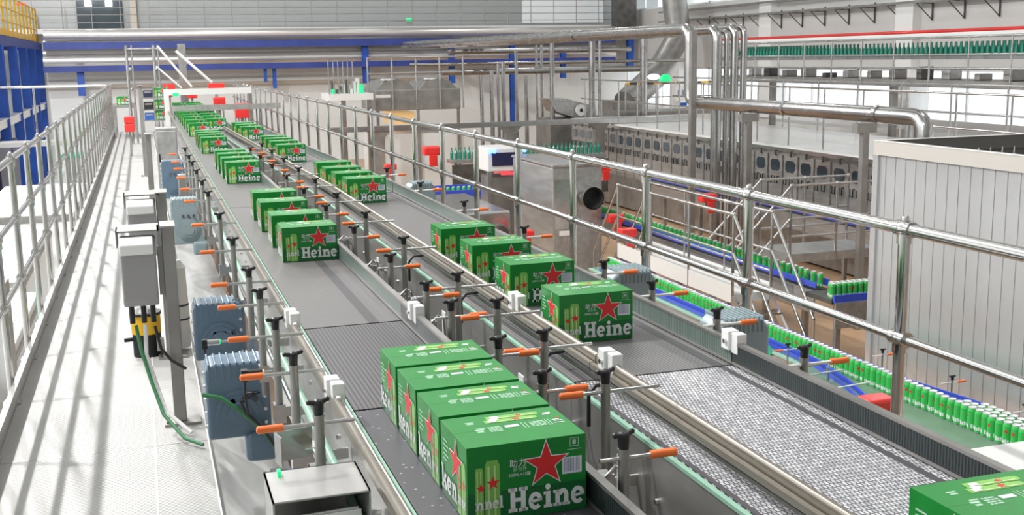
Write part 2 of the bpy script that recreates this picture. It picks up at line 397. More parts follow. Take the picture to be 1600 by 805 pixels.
conveyor('conveyor', 'farther section of the right lane bending slightly left under distant cartons', RX0-1.44, RX1-1.44, 0, 8, 'belt_grey', (), (1.243-1.44, .722, True), 1.70-1.44, loc=(1.44, 8.01, 0), rz=.025, ribmat='ribbed_guide_green')
# white joint clips where the guides of two sections meet
def clip(side, loc, label):
    b = MB()
    b.box(-.012, .022, -.034, .004, -.035, .030, 'white_plastic').box(-.022, .016, .004, .05, -.028, .034, 'white_plastic').box(-.004, .008, -.055, -.034, -.05, .0, 'white_plastic')
    b.tube((-.03, .02, 0), (-.012, .02, 0), .008, 'polished', 8)
    o = b.build('guide_clip', bevel=.004); o.location = loc; return tag(o, label, 'clip')
clip(0, (.435, 3.79, .742), 'farther white plastic clip on the left guide rail of the left lane')
clip(0, (.435, 2.90, .742), 'nearest white plastic clip on the left guide rail of the left lane')
clip(0, (.866, 3.77, .735), 'white plastic clip on the right guide of the left lane beside the ridged belt')
clip(0, (1.24, 3.76, .742), 'white plastic clip on the beige guide rail left of the nearest right lane carton')
clip(0, (1.24, 2.90, .742), 'nearest white plastic clip on the beige guide rail of the right lane')
clip(0, (1.70, 3.0, .735), 'large white plastic clip on the far right ribbed guide above the belt joint')

# guide posts : tube, knob, rod, grip
def guide_post(zt, dirn, rod_l, rod_r, grip, white=False):
    """dirn: side on which the orange grip sits (-1 left, 1 right); rod spans rod_l..rod_r in x"""
    r = root('guide_post', 'x', 'guide post', (0, 0, 0))
    MB().tube((0, 0, .45), (0, 0, zt), .0125, 'steel_dull', 14).tube((0, 0, zt-.006), (0, 0, zt), .0138, 'steel_dull', 14).build('tube', r)
    kb = MB().tube((0, 0, zt), (0, 0, zt+.028), .0115, 'cast_knob', 12, .0135)
    for a in (0.35, 0.35+PI):
        kb.tube((0, 0, zt+.026), (.023*math.cos(a), .023*math.sin(a), zt+.033), .0078, 'cast_knob', 8, .0055)
        kb.ball((.0245*math.cos(a), .0245*math.sin(a), zt+.033), .0066, 'cast_knob', 8, 5)
    kb.ball((0, 0, zt+.029), .013, 'cast_knob', 10, 6, (1, 1, .7))
    kb.build('knob', r)
    z = zt-.022
    MB().tube((rod_l, 0, z), (rod_r, 0, z), .0052, 'white_plastic' if white else 'steel', 8).build('rod', r)
    a, b = (rod_l-.045, rod_l+.012) if dirn < 0 else (rod_r-.012, rod_r+.045)
    if grip: MB().tube((a, 0, z), (b, 0, z), .0092, 'orange_grip', 12).ball((a if dirn < 0 else b, 0, z), .0092, 'orange_grip', 10, 6, (.6, 1, 1)).build('grip', r)
    MB().box(-.018, .018, -.02, .02, .50, .56, 'steel').tube((0, .02, .53), (0, .034, .53), .008, 'polished', 6).box(-.006, (.14 if dirn < 0 else -.12), -.004, .004, .515, .545, 'steel').build('mount_bracket', r)
    return r
def post_row(proto, x, ys, txt, group):
    for i, y in enumerate(ys):
        lab = 'black-knobbed guide post, %s in the row %s' % (ORD[i], txt)
        if i == 0: proto.location = (x, y, 0); proto['label'] = lab; proto['group'] = group
        else: dup(proto, (x, y, 0), 0, lab, group)
post_row(guide_post(.80, -1, -.095, .085, True), .34, (2.54, 3.0, 3.44, 3.92, 4.34, 5.13, 6.03, 7.1, 7.8, 8.6, 9.35, 10.0, 10.9), 'left of the left lane', 'guide posts along the left side of the left lane')
post_row(guide_post(.80, 1, -.055, .075, True), .915, (2.075, 2.585, 2.96, 3.48, 3.82, 4.43, 5.26, 6.12, 7.0, 7.9, 8.8, 9.7, 10.6), 'just right of the left lane', 'guide posts along the right side of the left lane')
post_row(guide_post(.80, -1, -.075, .150, True), 1.065, (2.53, 2.99, 3.45, 3.94, 4.85, 5.75, 6.66, 7.55, 8.4, 9.3, 10.2, 11.1), 'left of the right lane', 'guide posts along the left side of the right lane')
post_row(guide_post(.755, 1, -.05, .10, True, True), 1.755, (2.70, 3.22, 3.72, 4.18, 5.2, 6.3, 7.4, 8.5), 'outside the far right ribbed guide', 'guide posts along the right side of the right lane')
# ------------------------------------------------------------------ carton with its printing
def R_(x0, y0, x1, y1): return [(x0, y0), (x1, y0), (x1, y1), (x0, y1)]
def ring(cx, cy, rx, ry, ix, iy, a0, a1, n=14, rot=0):
    out = []
    for i in range(n):
        t0 = math.radians(a0+(a1-a0)*i/n); t1 = math.radians(a0+(a1-a0)*(i+1)/n)
        out.append([(cx+ix*math.cos(t0), cy+iy*math.sin(t0)), (cx+rx*math.cos(t0), cy+ry*math.sin(t0)), (cx+rx*math.cos(t1), cy+ry*math.sin(t1)), (cx+ix*math.cos(t1), cy+iy*math.sin(t1))])
    return out
def disc(cx, cy, rx, ry, n=16): return [[(cx+rx*math.cos(2*PI*i/n), cy+ry*math.sin(2*PI*i/n)) for i in range(n)]]
GL = {
 'H': (1.0, [R_(.12, 0, .36, 1), R_(.64, 0, .88, 1), R_(.02, 0, .46, .15), R_(.54, 0, .98, .15), R_(.02, .85, .46, 1), R_(.54, .85, .98, 1), R_(.36, .42, .64, .58)]),
 'e': (.76, ring(.37, .35, .35, .37, .14, .19, -2, 318, 18)+[[(.12, .26), (.70, .34), (.71, .46), (.12, .38)]]),
 'i': (.50, [R_(.13, 0, .37, .68), R_(.03, 0, .47, .13), R_(.03, .55, .2, .68)]+disc(.25, .86, .13, .13)),
 'n': (.90, [R_(.12, 0, .35, .68), R_(.02, 0, .43, .13), R_(.02, .55, .3, .68), R_(.56, 0, .79, .42), R_(.48, 0, .88, .13)]+ring(.51, .4, .28, .31, .06, .12, 0, 165, 9)),
 'k': (.90, [R_(.12, 0, .35, 1), R_(.02, 0, .42, .13), R_(.02, .87, .3, 1), [(.32, .26), (.44, .24), (.84, .62), (.84, .68), (.5, .68), (.5, .6)], [(.42, .40), (.60, .50), (.92, .10), (.92, 0), (.55, 0), (.58, .12)]]),
 'l': (.48, [R_(.12, 0, .36, 1), R_(.03, 0, .46, .13), R_(.03, .87, .3, 1)]),
}
def word(txt, x, y, h, wfac=1.0):
    out = []
    for c in txt:
        w, polys = GL[c]
        out += [[(x+px*h*wfac, y+py*h) for px, py in p] for p in polys]; x += w*h*wfac
    return out, x
def star(cx, cy, R):
    o = [(cx+R*math.sin(2*PI*k/5), cy+R*math.cos(2*PI*k/5)) for k in range(5)]
    i_ = [(cx+R*.40*math.sin(2*PI*(k+.5)/5), cy+R*.40*math.cos(2*PI*(k+.5)/5)) for k in range(5)]
    ps = [[o[k], (cx, cy), i_[k-1]] for k in range(5)]+[[o[k], i_[k], (cx, cy)] for k in range(5)]
    return ps
def text_polys(s, x, y, h):
    c = bpy.data.curves.new('t', 'FONT'); c.body = s; c.size = 1; o = bpy.data.objects.new('t', c); COL.objects.link(o)
    bpy.context.view_layer.update(); me = o.to_mesh()
    ps = [[(x+me.vertices[i].co.x*h, y+me.vertices[i].co.y*h) for i in p.vertices] for p in me.polygons]
    o.to_mesh_clear(); bpy.data.objects.remove(o); bpy.data.curves.remove(c); return ps
CW, CDP, CH = .265, .2, .168
def face_print(b, F, polys, layer, m, flip=False):
    for p in polys:
        area = sum(p[i][0]*p[(i+1) % len(p)][1]-p[(i+1) % len(p)][0]*p[i][1] for i in range(len(p)))
        if (area < 0) != flip: p = p[::-1]
        b.add([F(u, v, layer) for u, v in p], [tuple(range(len(p)))], m)
def can_print(F, b, u, w, v0, v1, lay):
    s = w/.032
    face_print(b, F, [R_(u, v0, u+w, v1-.012*s), [(u, v1-.012*s), (u+w, v1-.012*s), (u+w*.85, v1), (u+w*.15, v1)]], lay, 'carton_can')
    face_print(b, F, [R_(u+w*.18, v0+.004, u+w*.32, v1-.012*s), R_(u+w*.62, v0+.004, u+w*.72, v1-.012*s)], lay+1, 'carton_can_hi')
def make_carton():
    b = MB()
    b.box(0, CW, 0, CDP, 0, CH, 'carton')
    e = .0005
    Ff = lambda u, v, k: (u, -e*k, v)                 # front  (u right, v up)
    Fl = lambda u, v, k: (-e*k, CDP-u, v)             # left   (u from back to front)
    Ft = lambda u, v, k: (u, v, CH+e*k)               # top
    Fr = lambda u, v, k: (CW+e*k, u, v)
    # front
    face_print(b, Ff, [R_(.002, .001, CW-.002, .066)], 1, 'carton_dark')
    can_print(Ff, b, .017, .018, .006, .122, 2); can_print(Ff, b, .038, .033, .003, .136, 2)
    face_print(b, Ff, star(.029, .078, .011), 4, 'print_red'); face_print(b, Ff, star(.056, .086, .0155), 4, 'print_red')
    w_, _ = word('n', .016, .030, .026, .8); face_print(b, Ff, w_, 5, 'print_white')
    w_, _ = word('nel', .036, .030, .027, .72); face_print(b, Ff, w_, 5, 'print_white')
    w_, _ = word('Heine', .088, .015, .054, .825); face_print(b, Ff, w_, 3, 'print_white')
    face_print(b, Ff, star(.174, .1125, .0555), 3, 'print_white'); face_print(b, Ff, star(.174, .1125, .0495), 4, 'print_red')
    face_print(b, Ff, [R_(.210, .084, .255, .121)], 3, 'print_lilac')
    x = .214
    while x < .25:
        w = random.choice((.0012, .002, .003)); face_print(b, Ff, [R_(x, .089, x+w, .119)], 4, 'print_bar'); x += w+random.choice((.0016, .0022))
    for q in (R_(.228, .143, .248, .1445), R_(.228, .161, .248, .1625), R_(.228, .143, .2295, .1625), R_(.2465, .143, .248, .1625), R_(.234, .148, .242, .158), R_(.222, .1365, .254, .138)): face_print(b, Ff, [q], 3, 'print_pale')
    face_print(b, Ff, text_polys('助力', .092, .116, .019), 3, 'print_white'); face_print(b, Ff, text_polys('中国', .122, .119, .0095), 3, 'print_pale')
    face_print(b, Ff, text_polys('新世界', .100, .105, .0105), 3, 'print_pale'); face_print(b, Ff, text_polys('500ML×12罐', .090, .094, .0092), 3, 'print_white')
    # left face
    face_print(b, Fl, [R_(.002, .001, CDP-.002, .062)], 1, 'carton_dark')
    can_print(Fl, b, .132, .024, .004, .118, 2); can_print(Fl, b, .162, .030, .003, .128, 2)
    face_print(b, Fl, star(.144, .066, .011), 3, 'print_red'); face_print(b, Fl, star(.177, .078, .014), 3, 'print_red')
    w_, _ = word('ken', .004, .018, .056, .86); face_print(b, Fl, w_, 3, 'print_white')
    w_, _ = word('ne', .134, .028, .026, .62); face_print(b, Fl, w_, 4, 'print_white'); w_, _ = word('ne', .164, .028, .026, .62); face_print(b, Fl, w_, 4, 'print_white')
    face_print(b, Fl, star(.122, .112, .054), 3, 'print_white'); face_print(b, Fl, star(.122, .112, .0475), 4, 'print_red')
    for i in range(5): face_print(b, Fl, [R_(.02, .088+i*.011, .052+(i % 2)*.01, .092+i*.011)], 2, 'print_pale')
    # right side, plain band
    face_print(b, Fr, [R_(.002, .001, CDP-.002, .062)], 1, 'carton_dark')
    # top : cans lying on their side, small marks
    for u0, u1, v0, v1 in ((.085, .195, .135, .156), (.095, .205, .158, .179)):
        face_print(b, Ft, [R_(u0, v0, u1, v1), [(u1, v0), (u1+.012, v0+.004), (u1+.012, v1-.004), (u1, v1)]], 1, 'carton_can')
        face_print(b, Ft, [R_(u0+.03, v0+.003, u1, v0+.007)], 2, 'carton_can_hi')
    face_print(b, Ft, star(.158, .146, .011), 3, 'print_red'); face_print(b, Ft, star(.17, .168, .009), 3, 'print_red')
    face_print(b, Ft, [R_(.092, .138, .112, .150), R_(.098, .150, .120, .160), R_(.104, .162, .124, .174)], 3, 'print_white')
    for q in (R_(.042, .150, .062, .156), R_(.044, .141, .060, .147), R_(.050, .096, .070, .104), R_(.052, .084, .066, .092), R_(.056, .107, .076, .112)): face_print(b, Ft, [q], 1, 'print_pale')
    face_print(b, Ft, [R_(.118, .096, .150, .110)], 1, 'print_lilac')
    for i in range(16): 
        u = .080+(i % 4)*.0075; v = .080+(i//4)*.0085; face_print(b, Ft, [R_(u, v, u+.0052+(i % 3)*.0012, v+.0055)], 1, 'print_pale')
        u = .176+(i % 4)*.009; v = .082+(i//4)*.0088; face_print(b, Ft, [R_(u, v, u+.0062+(i % 3)*.001, v+.006)], 1, 'print_pale')
    for u in (.158, .166, .214, .221): face_print(b, Ft, [R_(u, .078, u+.002, .118)], 1, 'print_pale')
    for q in (R_(.222, .148, .24, .154), R_(.226, .157, .244, .163), R_(.232, .100, .252, .104), R_(.230, .108, .246, .112), R_(.228, .088, .252, .091)): face_print(b, Ft, [q], 1, 'print_white')
    face_print(b, Ft, star(.246, .122, .006), 1, 'print_red')
    b.box(-.0004, CW+.0004, .0985, .0993, CH-.004, CH+.0002, 'carton_dark')      # slit of the closed flaps
    return b.build('beer_carton', bevel=.0035)
carton = make_carton(); used = [False]
def put_carton(x, y, z, rz, label, group):
    if not used[0]: o = carton; used[0] = True
    else: o = carton.copy(); COL.objects.link(o)
    o.location = (x, y, z); o.rotation_euler = (0, 0, rz); tag(o, label, 'carton', group); return o
BZ = .6612
def group_of(xs, ys, place, group, rot=0):
    n = len(ys)
    for i, y in enumerate(ys):
        x = xs[i] if isinstance(xs, (list, tuple)) else xs
        w = ('front', 'second', 'third', 'rear')[i]
        put_carton(x, y, BZ, rot if not isinstance(rot, (list, tuple)) else rot[i], 'green beer carton, %s one in %s' % (w, place), group)
group_of([.580, .578, .577, .576], [2.112, 2.332, 2.553, 2.775], 'the nearest group of four on the left lane', 'cartons on the left lane', [.014, .008, .004, 0])
group_of([.588, .589, .591, .594], [5.38, 5.84, 6.42, 6.92], 'the second group of four on the left lane', 'cartons on the left lane', -.004)
group_of([.590, .586, .585, .584], [9.12, 9.55, 10.0, 10.4], 'the third group down the left lane', 'cartons on the left lane')
group_of([.555, .555, .555, .555], [12.3, 12.75, 13.2, 13.6], 'the fourth group down the left lane', 'cartons on the left lane')
group_of([1.278, 1.300, 1.290, 1.285], [3.433, 4.03, 4.52, 5.03], 'the nearest group of four on the right lane', 'cartons on the right lane', [-.03, .0, .0, .0])
group_of([1.262, 1.252, 1.247, 1.255], [7.44, 7.85, 8.27, 8.74], 'the second group of four on the right lane', 'cartons on the right lane')
group_of([1.183, 1.180, 1.173, 1.168], [10.8, 11.33, 11.75, 12.15], 'the third group down the right lane', 'cartons on the right lane')
group_of([1.115, 1.10, 1.09], [14.05, 14.6, 15.1], 'the farthest group on the right lane', 'cartons on the right lane')
put_carton(1.29, 1.427, BZ, 0, 'green beer carton cut off by the bottom right corner of the picture', 'cartons on the right lane')
k = 0
for i in range(10):
    for j in range(2):
        if j == 1 and i == 0: continue
        put_carton(.545+j*.285, 15.25+i*.9+j*.2, BZ, 0, 'green carton in the %s far row of the left lane, %s one' % (('left', 'right')[j], ORD[i]), 'cartons massed at the far end of the left lane')
# ------------------------------------------------------------------ gear motors beside the lanes
def gearmotor(mt, label, loc, w=.225, d=.16, h=.26, group=None, flip=1, motor=True):
    r = root('gear_motor', label, 'gear motor', loc, 0, group)
    b = MB(); b.prism([(0, -h), (w, -h), (w, -.02), (w-.02, 0), (.02, 0), (0, -.02)], 'Y', 0, d, mt)
    o = b.build('housing', r, bevel=.012, seg=3)
    f = MB(); n = 9
    for i in range(n):
        x = .012+i*(w-.03)/(n-1)-.001
        f.box(x, x+.007, -.002, d+.003, -.06, .0035, mt)
    f.build('cooling_fins', o, bevel=.002)
    g = MB()
    for i, (rr, yy) in enumerate(((.085, .012), (.066, .02), (.045, .027))): g.tube((w*.5, 0, -h*.66), (w*.5, -yy, -h*.66), rr, mt, 22)
    g.build('cover_disc', r, bevel=.003)
    bl = MB()
    for i in range(5):
        bl.tube((.0, .02, -.03-i*.05), (-.008, .02, -.03-i*.05), .008, 'lid', 6); bl.tube((w-.02, -.004, -.03-i*.05), (w-.02, .004, -.03-i*.05), .007, 'lid', 6)
    for x in (.09, .13, .17): bl.tube((x, 0, -.135), (x, -.02, -.135), .010, 'dark_steel', 8)
    bl.build('bolts', r)
    if motor:
        MB().box(w-.10, w+.015, -.045, .08, -h-.085, -h+.02, mt).build('motor_end', r, bevel=.02, seg=3)
    return r
gearmotor('gear_blue', 'large blue-grey gear motor, the nearest, with a green cable across it', (.140, 3.995, .555), h=.28)
gearmotor('gear_blue', 'blue-grey gear motor beside the left lane, just behind the nearest one', (.145, 5.08, .55), h=.26, motor=False)
gearmotor('gear_grey', 'light blue ribbed gear motor beside the left lane behind the grey inverter boxes', (.142, 9.0, .575), w=.25, h=.36)
gearmotor('gear_blue', 'dark blue-grey gear motor beside the left lane, farthest of the four', (.13, 12.3, .60), w=.23, h=.40)
def side_gear(loc, label, w=.2, d=.15):
    r = root('gear_motor', label, 'gear motor', loc)
    b = MB(); b.prism([(0, -.20), (.04, -.26), (w-.04, -.26), (w, -.20), (w, -.035), (w-.03, -.004), (.03, 0), (0, -.03)], 'Y', 0, d, 'gear_grey')
    o = b.build('housing', r, bevel=.014, seg=3)
    f = MB()
    for i in range(9):
        x = .03+i*(w-.06)/8; f.box(x-.0025, x+.0025, -.005, d+.004, -.05, .007, 'gear_grey')
    f.build('cooling_fins', o, bevel=.002)
    return r
side_gear((1.80, 3.29, .725), 'rounded grey gear motor outside the right guide, in front of the railing post')
side_gear((1.80, 4.20, .73), 'grey gear motor outside the right guide behind the nearest group of cartons')
side_gear((1.80, 7.95, .72), 'small light blue gear motor far down outside the right guide')
# cables on the nearest gear motor
tag(MB().path([at(316, 617, y=3.965), at(345, 622, y=3.96), at(372, 640, y=3.96), at(402, 664, y=3.95), at(425, 690, y=3.93), at(440, 720, y=3.9)], .008, 'cable_green').build('cable'), 'green and yellow earth cable lying across the nearest gear motor', 'cable')
tag(MB().path([at(380, 622, y=3.965), at(388, 614, y=3.93), at(405, 612, y=3.93), at(376, 628, y=3.93), at(384, 645, y=3.93), at(410, 668, y=3.93), at(432, 700, y=3.9)], .006, 'cable').build('cable'), 'black looped cable on the face of the nearest gear motor', 'cable')
# ------------------------------------------------------------------ inverter boxes on steel columns
def column(loc, top, label, w=.055):
    r = root('support_column', label, 'column', loc)
    MB().box(-w/2, w/2, -w/2, w/2, .012, top, 'steel_dull').build('square_post', r, bevel=.004)
    MB().box(-w*1.3, w*1.6, -w, w, 0, .012, 'steel_dull').tube((-w, -w*.6, .012), (-w, -w*.6, .02), .008, 'dark_steel', 6).tube((-w, w*.6, .012), (-w, w*.6, .02), .008, 'dark_steel', 6).build('base_plate', r)
    MB().box(-w/2-.004, w/2+.004, -w*1.9, w*1.4, top, top+.006, 'brushed').build('cap_plate', r)
    return r
column((.062, 5.13, 0), .915, 'nearest square steel column standing on the walkway deck with inverter boxes')
column((.055, 6.35, 0), .93, 'second square steel column on the walkway, behind the nearest one')
column((.02, 11.6, 0), .93, 'third square steel column on the walkway deck, half way down')
column((-.03, 17.0, 0), 1.3, 'far square steel column on the walkway deck before the red crates')
def inverter(loc, label):
    r = root('inverter_box', label, 'electrical box', loc)
    b = MB(); b.prism([(-.13, .10), (-.09, .06), (0, .06), (.0, .34), (-.02, .37), (-.10, .37), (-.13, .33)], 'X', 0, .15, 'box_grey')
    b.build('housing', r, bevel=.01, seg=3)
    MB().prism([(-.155, .30), (-.13, .30), (-.10, .375), (-.12, .375), (-.155, .345)], 'X', .0, .14, 'white_plastic').build('front_cover', r, bevel=.006)
    MB().box(-.012, .168, -.115, .10, .395, .402, 'steel_dull').box(-.012, -.006, -.115, .04, .33, .402, 'steel_dull').box(.16, .168, -.115, .04, .33, .402, 'steel_dull').build('canopy', r)
    MB().tube((.03, -.06, .06), (.03, -.06, -.02), .012, 'cable', 8).tube((.08, -.06, .06), (.08, -.06, -.02), .012, 'cable', 8).tube((.12, -.06, .06), (.12, -.06, -.02), .012, 'cable', 8).build('cable_glands', r)
    MB().box(.155, .18, -.06, -.03, .1, .32, 'steel_dull').build('mount_arm', r)
    return r
inverter((-.143, 5.19, .50), 'grey inverter box with white rounded cover on the nearest walkway column')
inverter((-.125, 6.42, .52), 'grey inverter box with white rounded cover on the second walkway column')
tag(MB().path([(-.10, 5.13, .47), (-.085, 5.1, .36), (-.05, 5.05, .22), (-.01, 4.95, .10), (.07, 4.8, .03), (.14, 4.72, .02)], .008, 'cable_green').build('cable'), 'green cable hanging from the nearest inverter box to the deck', 'cable')
tag(MB().path([(-.06, 5.13, .47), (-.065, 5.1, .34), (-.03, 5.07, .2), (0, 5.0, .1), (.10, 4.9, .02)], .009, 'white_plastic').build('cable'), 'white cable hanging from the nearest inverter box', 'cable')
tag(MB().path([(-.02, 5.13, .46), (.0, 5.1, .36), (.04, 5.07, .31), (.10, 5.05, .27)], .007, 'cable').build('cable'), 'black cable running from the nearest inverter box behind the column', 'cable')
r = root('vacuum_drum', 'yellow and black vacuum drum standing on the walkway under the inverter boxes', 'vacuum', (-.072, 6.45, 0))
MB().tube((0, 0, .0), (0, 0, .13), .077, 'black', 24).build('base_drum', r, bevel=.006)
MB().tube((0, 0, .13), (0, 0, .235), .080, 'yellow', 24).build('yellow_band', r)
MB().tube((0, 0, .235), (0, 0, .25), .086, 'black', 24).tube((0, 0, .25), (0, 0, .27), .06, 'steel', 24, .045).build('lid', r, bevel=.004)
MB().tube((-.077, -.02, .10), (-.12, -.03, .10), .012, 'black', 8).build('handle', r)
MB().box(.05, .09, -.11, -.06, .04, .11, 'steel_dull').build('switch_box', r, bevel=.004)
r = root('white_canister', 'off-white canister with black bands behind the nearest steel column', 'canister', (.105, 6.5, 0))
MB().lathe([(.0, .02), (.06, .02), (.062, .2), (.055, .48), (.03, .52), (0, .52)], 'offwhite', 20).build('body', r)
MB().tube((0, 0, .18), (0, 0, .19), .064, 'black', 20).build('band', r); MB().tube((0, 0, .26), (0, 0, .27), .0625, 'black', 20).build('band', r)
r = root('control_cabinet', 'narrow grey steel cabinet beside the far left part of the left lane', 'cabinet', (.12, 14.6, 0))
MB().box(0, .25, 0, .3, .02, .82, 'brushed').build('body', r, bevel=.006)
MB().box(.01, .24, -.01, 0, .05, .78, 'brushed').build('door', r, bevel=.004)
MB().tube((.03, -.02, .4), (.03, -.02, .5), .008, 'black', 8).build('handle', r)
r = root('junction_box', 'small grey steel box between the farthest gear motor and the left lane', 'electrical box', (.265, 11.0, .25))
MB().box(0, .13, 0, .12, 0, .32, 'brushed').build('body', r, bevel=.004)
MB().box(.008, .122, -.006, 0, .01, .31, 'steel_dull').build('lid', r)
# hood with papers, bottom left centre
r = root('document_hood', 'open steel hood box with white papers inside at the bottom of the picture', 'box', (.202, 2.305, .415))
MB().box(0, .212, 0, .19, .272, .276, 'brushed').box(0, .004, 0, .19, 0, .276, 'brushed').box(.208, .212, 0, .19, 0, .276, 'brushed').box(0, .212, .186, .19, 0, .276, 'brushed').box(0, .212, 0, .19, 0, .004, 'brushed').build('shell', r)
MB().box(.028, .036, .15, .17, .276, .288, 'green_glow').build('indicator', r)
tag(MB().box(0, .15, 0, .004, 0, .20, 'white_plastic').box(.004, .154, -.006, -.003, -.004, .196, 'white_plastic').build('paper_stack', loc=(.245, 2.318, .44), rot=(-.12, 0, .05)), 'white sheets of paper standing inside the open steel hood box', 'paper')
# sensors and small fittings on the left side
def sensor(loc, label, body='navy', glow='green_glow'):
    r = root('sensor', label, 'sensor', loc)
    MB().tube((0, 0, 0), (.045, 0, 0), .012, body, 12).box(-.02, .0, -.014, .014, -.022, .014, 'black').build('body', r)
    MB().tube((.045, 0, 0), (.051, 0, 0), .009, glow, 10).build('light', r)
    MB().path([(-.01, 0, -.02), (-.012, .0, -.07), (-.005, .01, -.13)], .004, 'cable').build('lead', r)
    MB().tube((.05, 0, 0), (.235-loc[0]+.09, 0, 0), .005, 'steel', 6).build('mount_rod', r)
sensor((.245, 2.56, .655), 'blue sensor with a green light beside the nearest guide post', 'navy')
sensor((.25, 3.46, .66), 'black sensor with a yellow light next to the second gear motor', 'black', 'amber_glow')
sensor((.17, 4.36, .55), 'small sensor with a green light above the second gear motor', 'steel', 'green_glow')
tag(MB().box(0, .10, 0, .004, 0, .08, 'steel').box(0, .004, -.05, 0, 0, .08, 'steel').box(.06, .10, -.06, 0, .04, .044, 'steel').build('angle_bracket', loc=(.26, 2.80, .60), rot=(0, 0, .2)), 'bent steel bracket between the nearest gear motor and the guide posts', 'bracket')
tag(MB().box(0, .05, 0, .11, 0, .003, 'steel').build('steel_flap', loc=(.905, 2.16, .56), rot=(.3, -.4, .2)), 'bright steel flap beside the nearest guide post of the middle aisle', 'plate')
# cable tray and pipes under the left lane edge
tag(MB().tube((.40, .6, .60), (.40, 13, .60), .012, 'green_strip', 10).tube((.375, .6, .575), (.375, 13, .575), .009, 'polished', 10).build('edge_tube'), 'pale green and steel edge tubes running along the left side of the left lane', 'tube')
# clutter between the lanes : valves, loops, small brackets, one per post pair
def valve(loc, label, white):
    r = root('valve_block', label, 'valve', loc, 0, 'valve blocks between the two lanes')
    MB().box(-.03, .03, -.02, .02, 0, .11, 'brushed').build('block', r, bevel=.004)
    MB().ball((0, -.03, .085), .013, 'polished').ball((.02, -.03, .04), .011, 'polished').tube((0, -.02, .085), (0, -.045, .085), .006, 'polished').build('fitting', r)
    MB().path([(.0, -.03, .1), (.03, -.035, .135), (.055, -.03, .12), (.06, -.02, .05), (.06, -.01, -.06)], .005, 'steel').build('pipe_loop', r)
    MB().box(-.012, .012, -.012, .012, -.16, 0, 'steel_dull').build('stem', r)
    if white: MB().box(.062, .066, -.02, .03, .02, .14, 'white_plastic').build('label_plate', r)
for i, (y, w) in enumerate(((2.42, True), (2.78, False), (3.2, True), (3.68, False), (4.15, True), (4.7, False), (5.45, True), (6.3, False))):
    valve((1.0, y, .50), 'steel valve block with pipe loop between the lanes, %s one' % ORD[i], w)
tag(MB().box(.96, 1.02, 2.2, 7.9, .28, .34, 'brushed').box(.9, 1.14, 2.2, 7.9, .2, .205, 'steel_dull').box(.98, 1.0, 2.2, 7.9, .2, .28, 'steel_dull').build('cable_trough'), 'long steel cable trough lying between the two conveyor lanes', 'trough')
for i, (y, x) in enumerate(((2.78, 1.12), (3.15, 1.12), (4.1, 1.12), (5.0, 1.12))):
    tag(MB().path([(x, y, .60), (x, y, .69), (x+.02, y, .715), (x+.07, y+.01, .715)], .006, 'black').build('bent_probe'), 'black bent probe over the left edge of the right lane, %s one' % ORD[i], 'sensor')
# ------------------------------------------------------------------ bottom right: tray
r = root('sheet_tray', 'white sheet metal tray outside the ribbed guide above the can line', 'tray', (2.50, 2.66, .27))
MB().box(0, .34, -.9, .32, 0, .006, 'panel_white').box(0, .006, -.9, .32, -.04, .02, 'panel_white').build('sheet', r, bevel=.002)
MB().box(.12, .16, -.2, .2, -.27-.9, 0, 'steel_dull').build('leg', r)
# ------------------------------------------------------------------ can line (blue rails, green cans)
def make_can():
    b = MB()
    b.lathe([(0, 0), (.026, 0), (.033, .008)], 'lid', 14)
    b.lathe([(.033, .008), (.033, .140), (.026, .158)], 'can_green', 14)
    b.lathe([(.026, .158), (.0285, .168), (.0265, .168), (.025, .162), (0, .162)], 'lid', 14)
    n = 14
    for i in range(n):
        if i % 7 == 6: continue
        a0, a1 = 2*PI*(i+.1)/n, 2*PI*(i+.85)/n; h = (.036, .03, .034, .028, .036, .032, .03)[i % 7]
        b.add([(.0336*math.cos(a), .0336*math.sin(a), z) for a, z in ((a0, .022), (a1, .022), (a1, .022+h*.8), (a0, .022+h*.8))], [(0, 1, 2, 3)], 'print_white')
    for c in (2.6, 5.2):
        for k in range(5):
            a = c+.16*(k-2); hh = (.006, .012, .028, .012, .006)[k]
            b.add([(.0338*math.cos(q), .0338*math.sin(q), z) for q, z in ((a-.085, .105-hh*.5), (a+.085, .105-hh*.5), (a+.085, .105+hh*.5), (a-.085, .105+hh*.5))], [(0, 1, 2, 3)], 'print_red')
    return b.build('beer_can')
can0 = make_can(); cu = [False]
def put_can(x, y, z, label, group, src=None):
    o = can0
    if cu[0]: o = can0.copy(); COL.objects.link(o)
    cu[0] = True
    o.location = (x, y, z); o.rotation_euler = (0, 0, random.uniform(0, 6.28)); tag(o, label, 'can', group)
AZ = -1.0; ncan = 0
y = 4.6
while y < 12.6:
    put_can(5.34+random.uniform(-.006, .006), y, AZ, 'green beer can in the single file line between blue rails', 'cans in the long file between the blue rails'); y += .069; ncan += 1
for j in range(1, 3):
    y = 4.55+.035*(j % 2)
    while y < 6.35-.1*j:
        put_can(5.34+j*.062, y, AZ, 'green beer can in the packed rows beside the corrugated enclosure', 'cans packed beside the enclosure'); y += .069; ncan += 1
r = root('can_conveyor', 'green belted can conveyor with blue side rails in front of the corrugated enclosure', 'conveyor', (0, 0, 0))
MB().prism([(4.35, 3.6), (5.62, 3.6), (5.62, 12.8), (5.22, 12.8), (5.22, 8.0), (4.35, 6.9)], 'Z', AZ-.06, AZ, 'green_belt').build('belt', r)
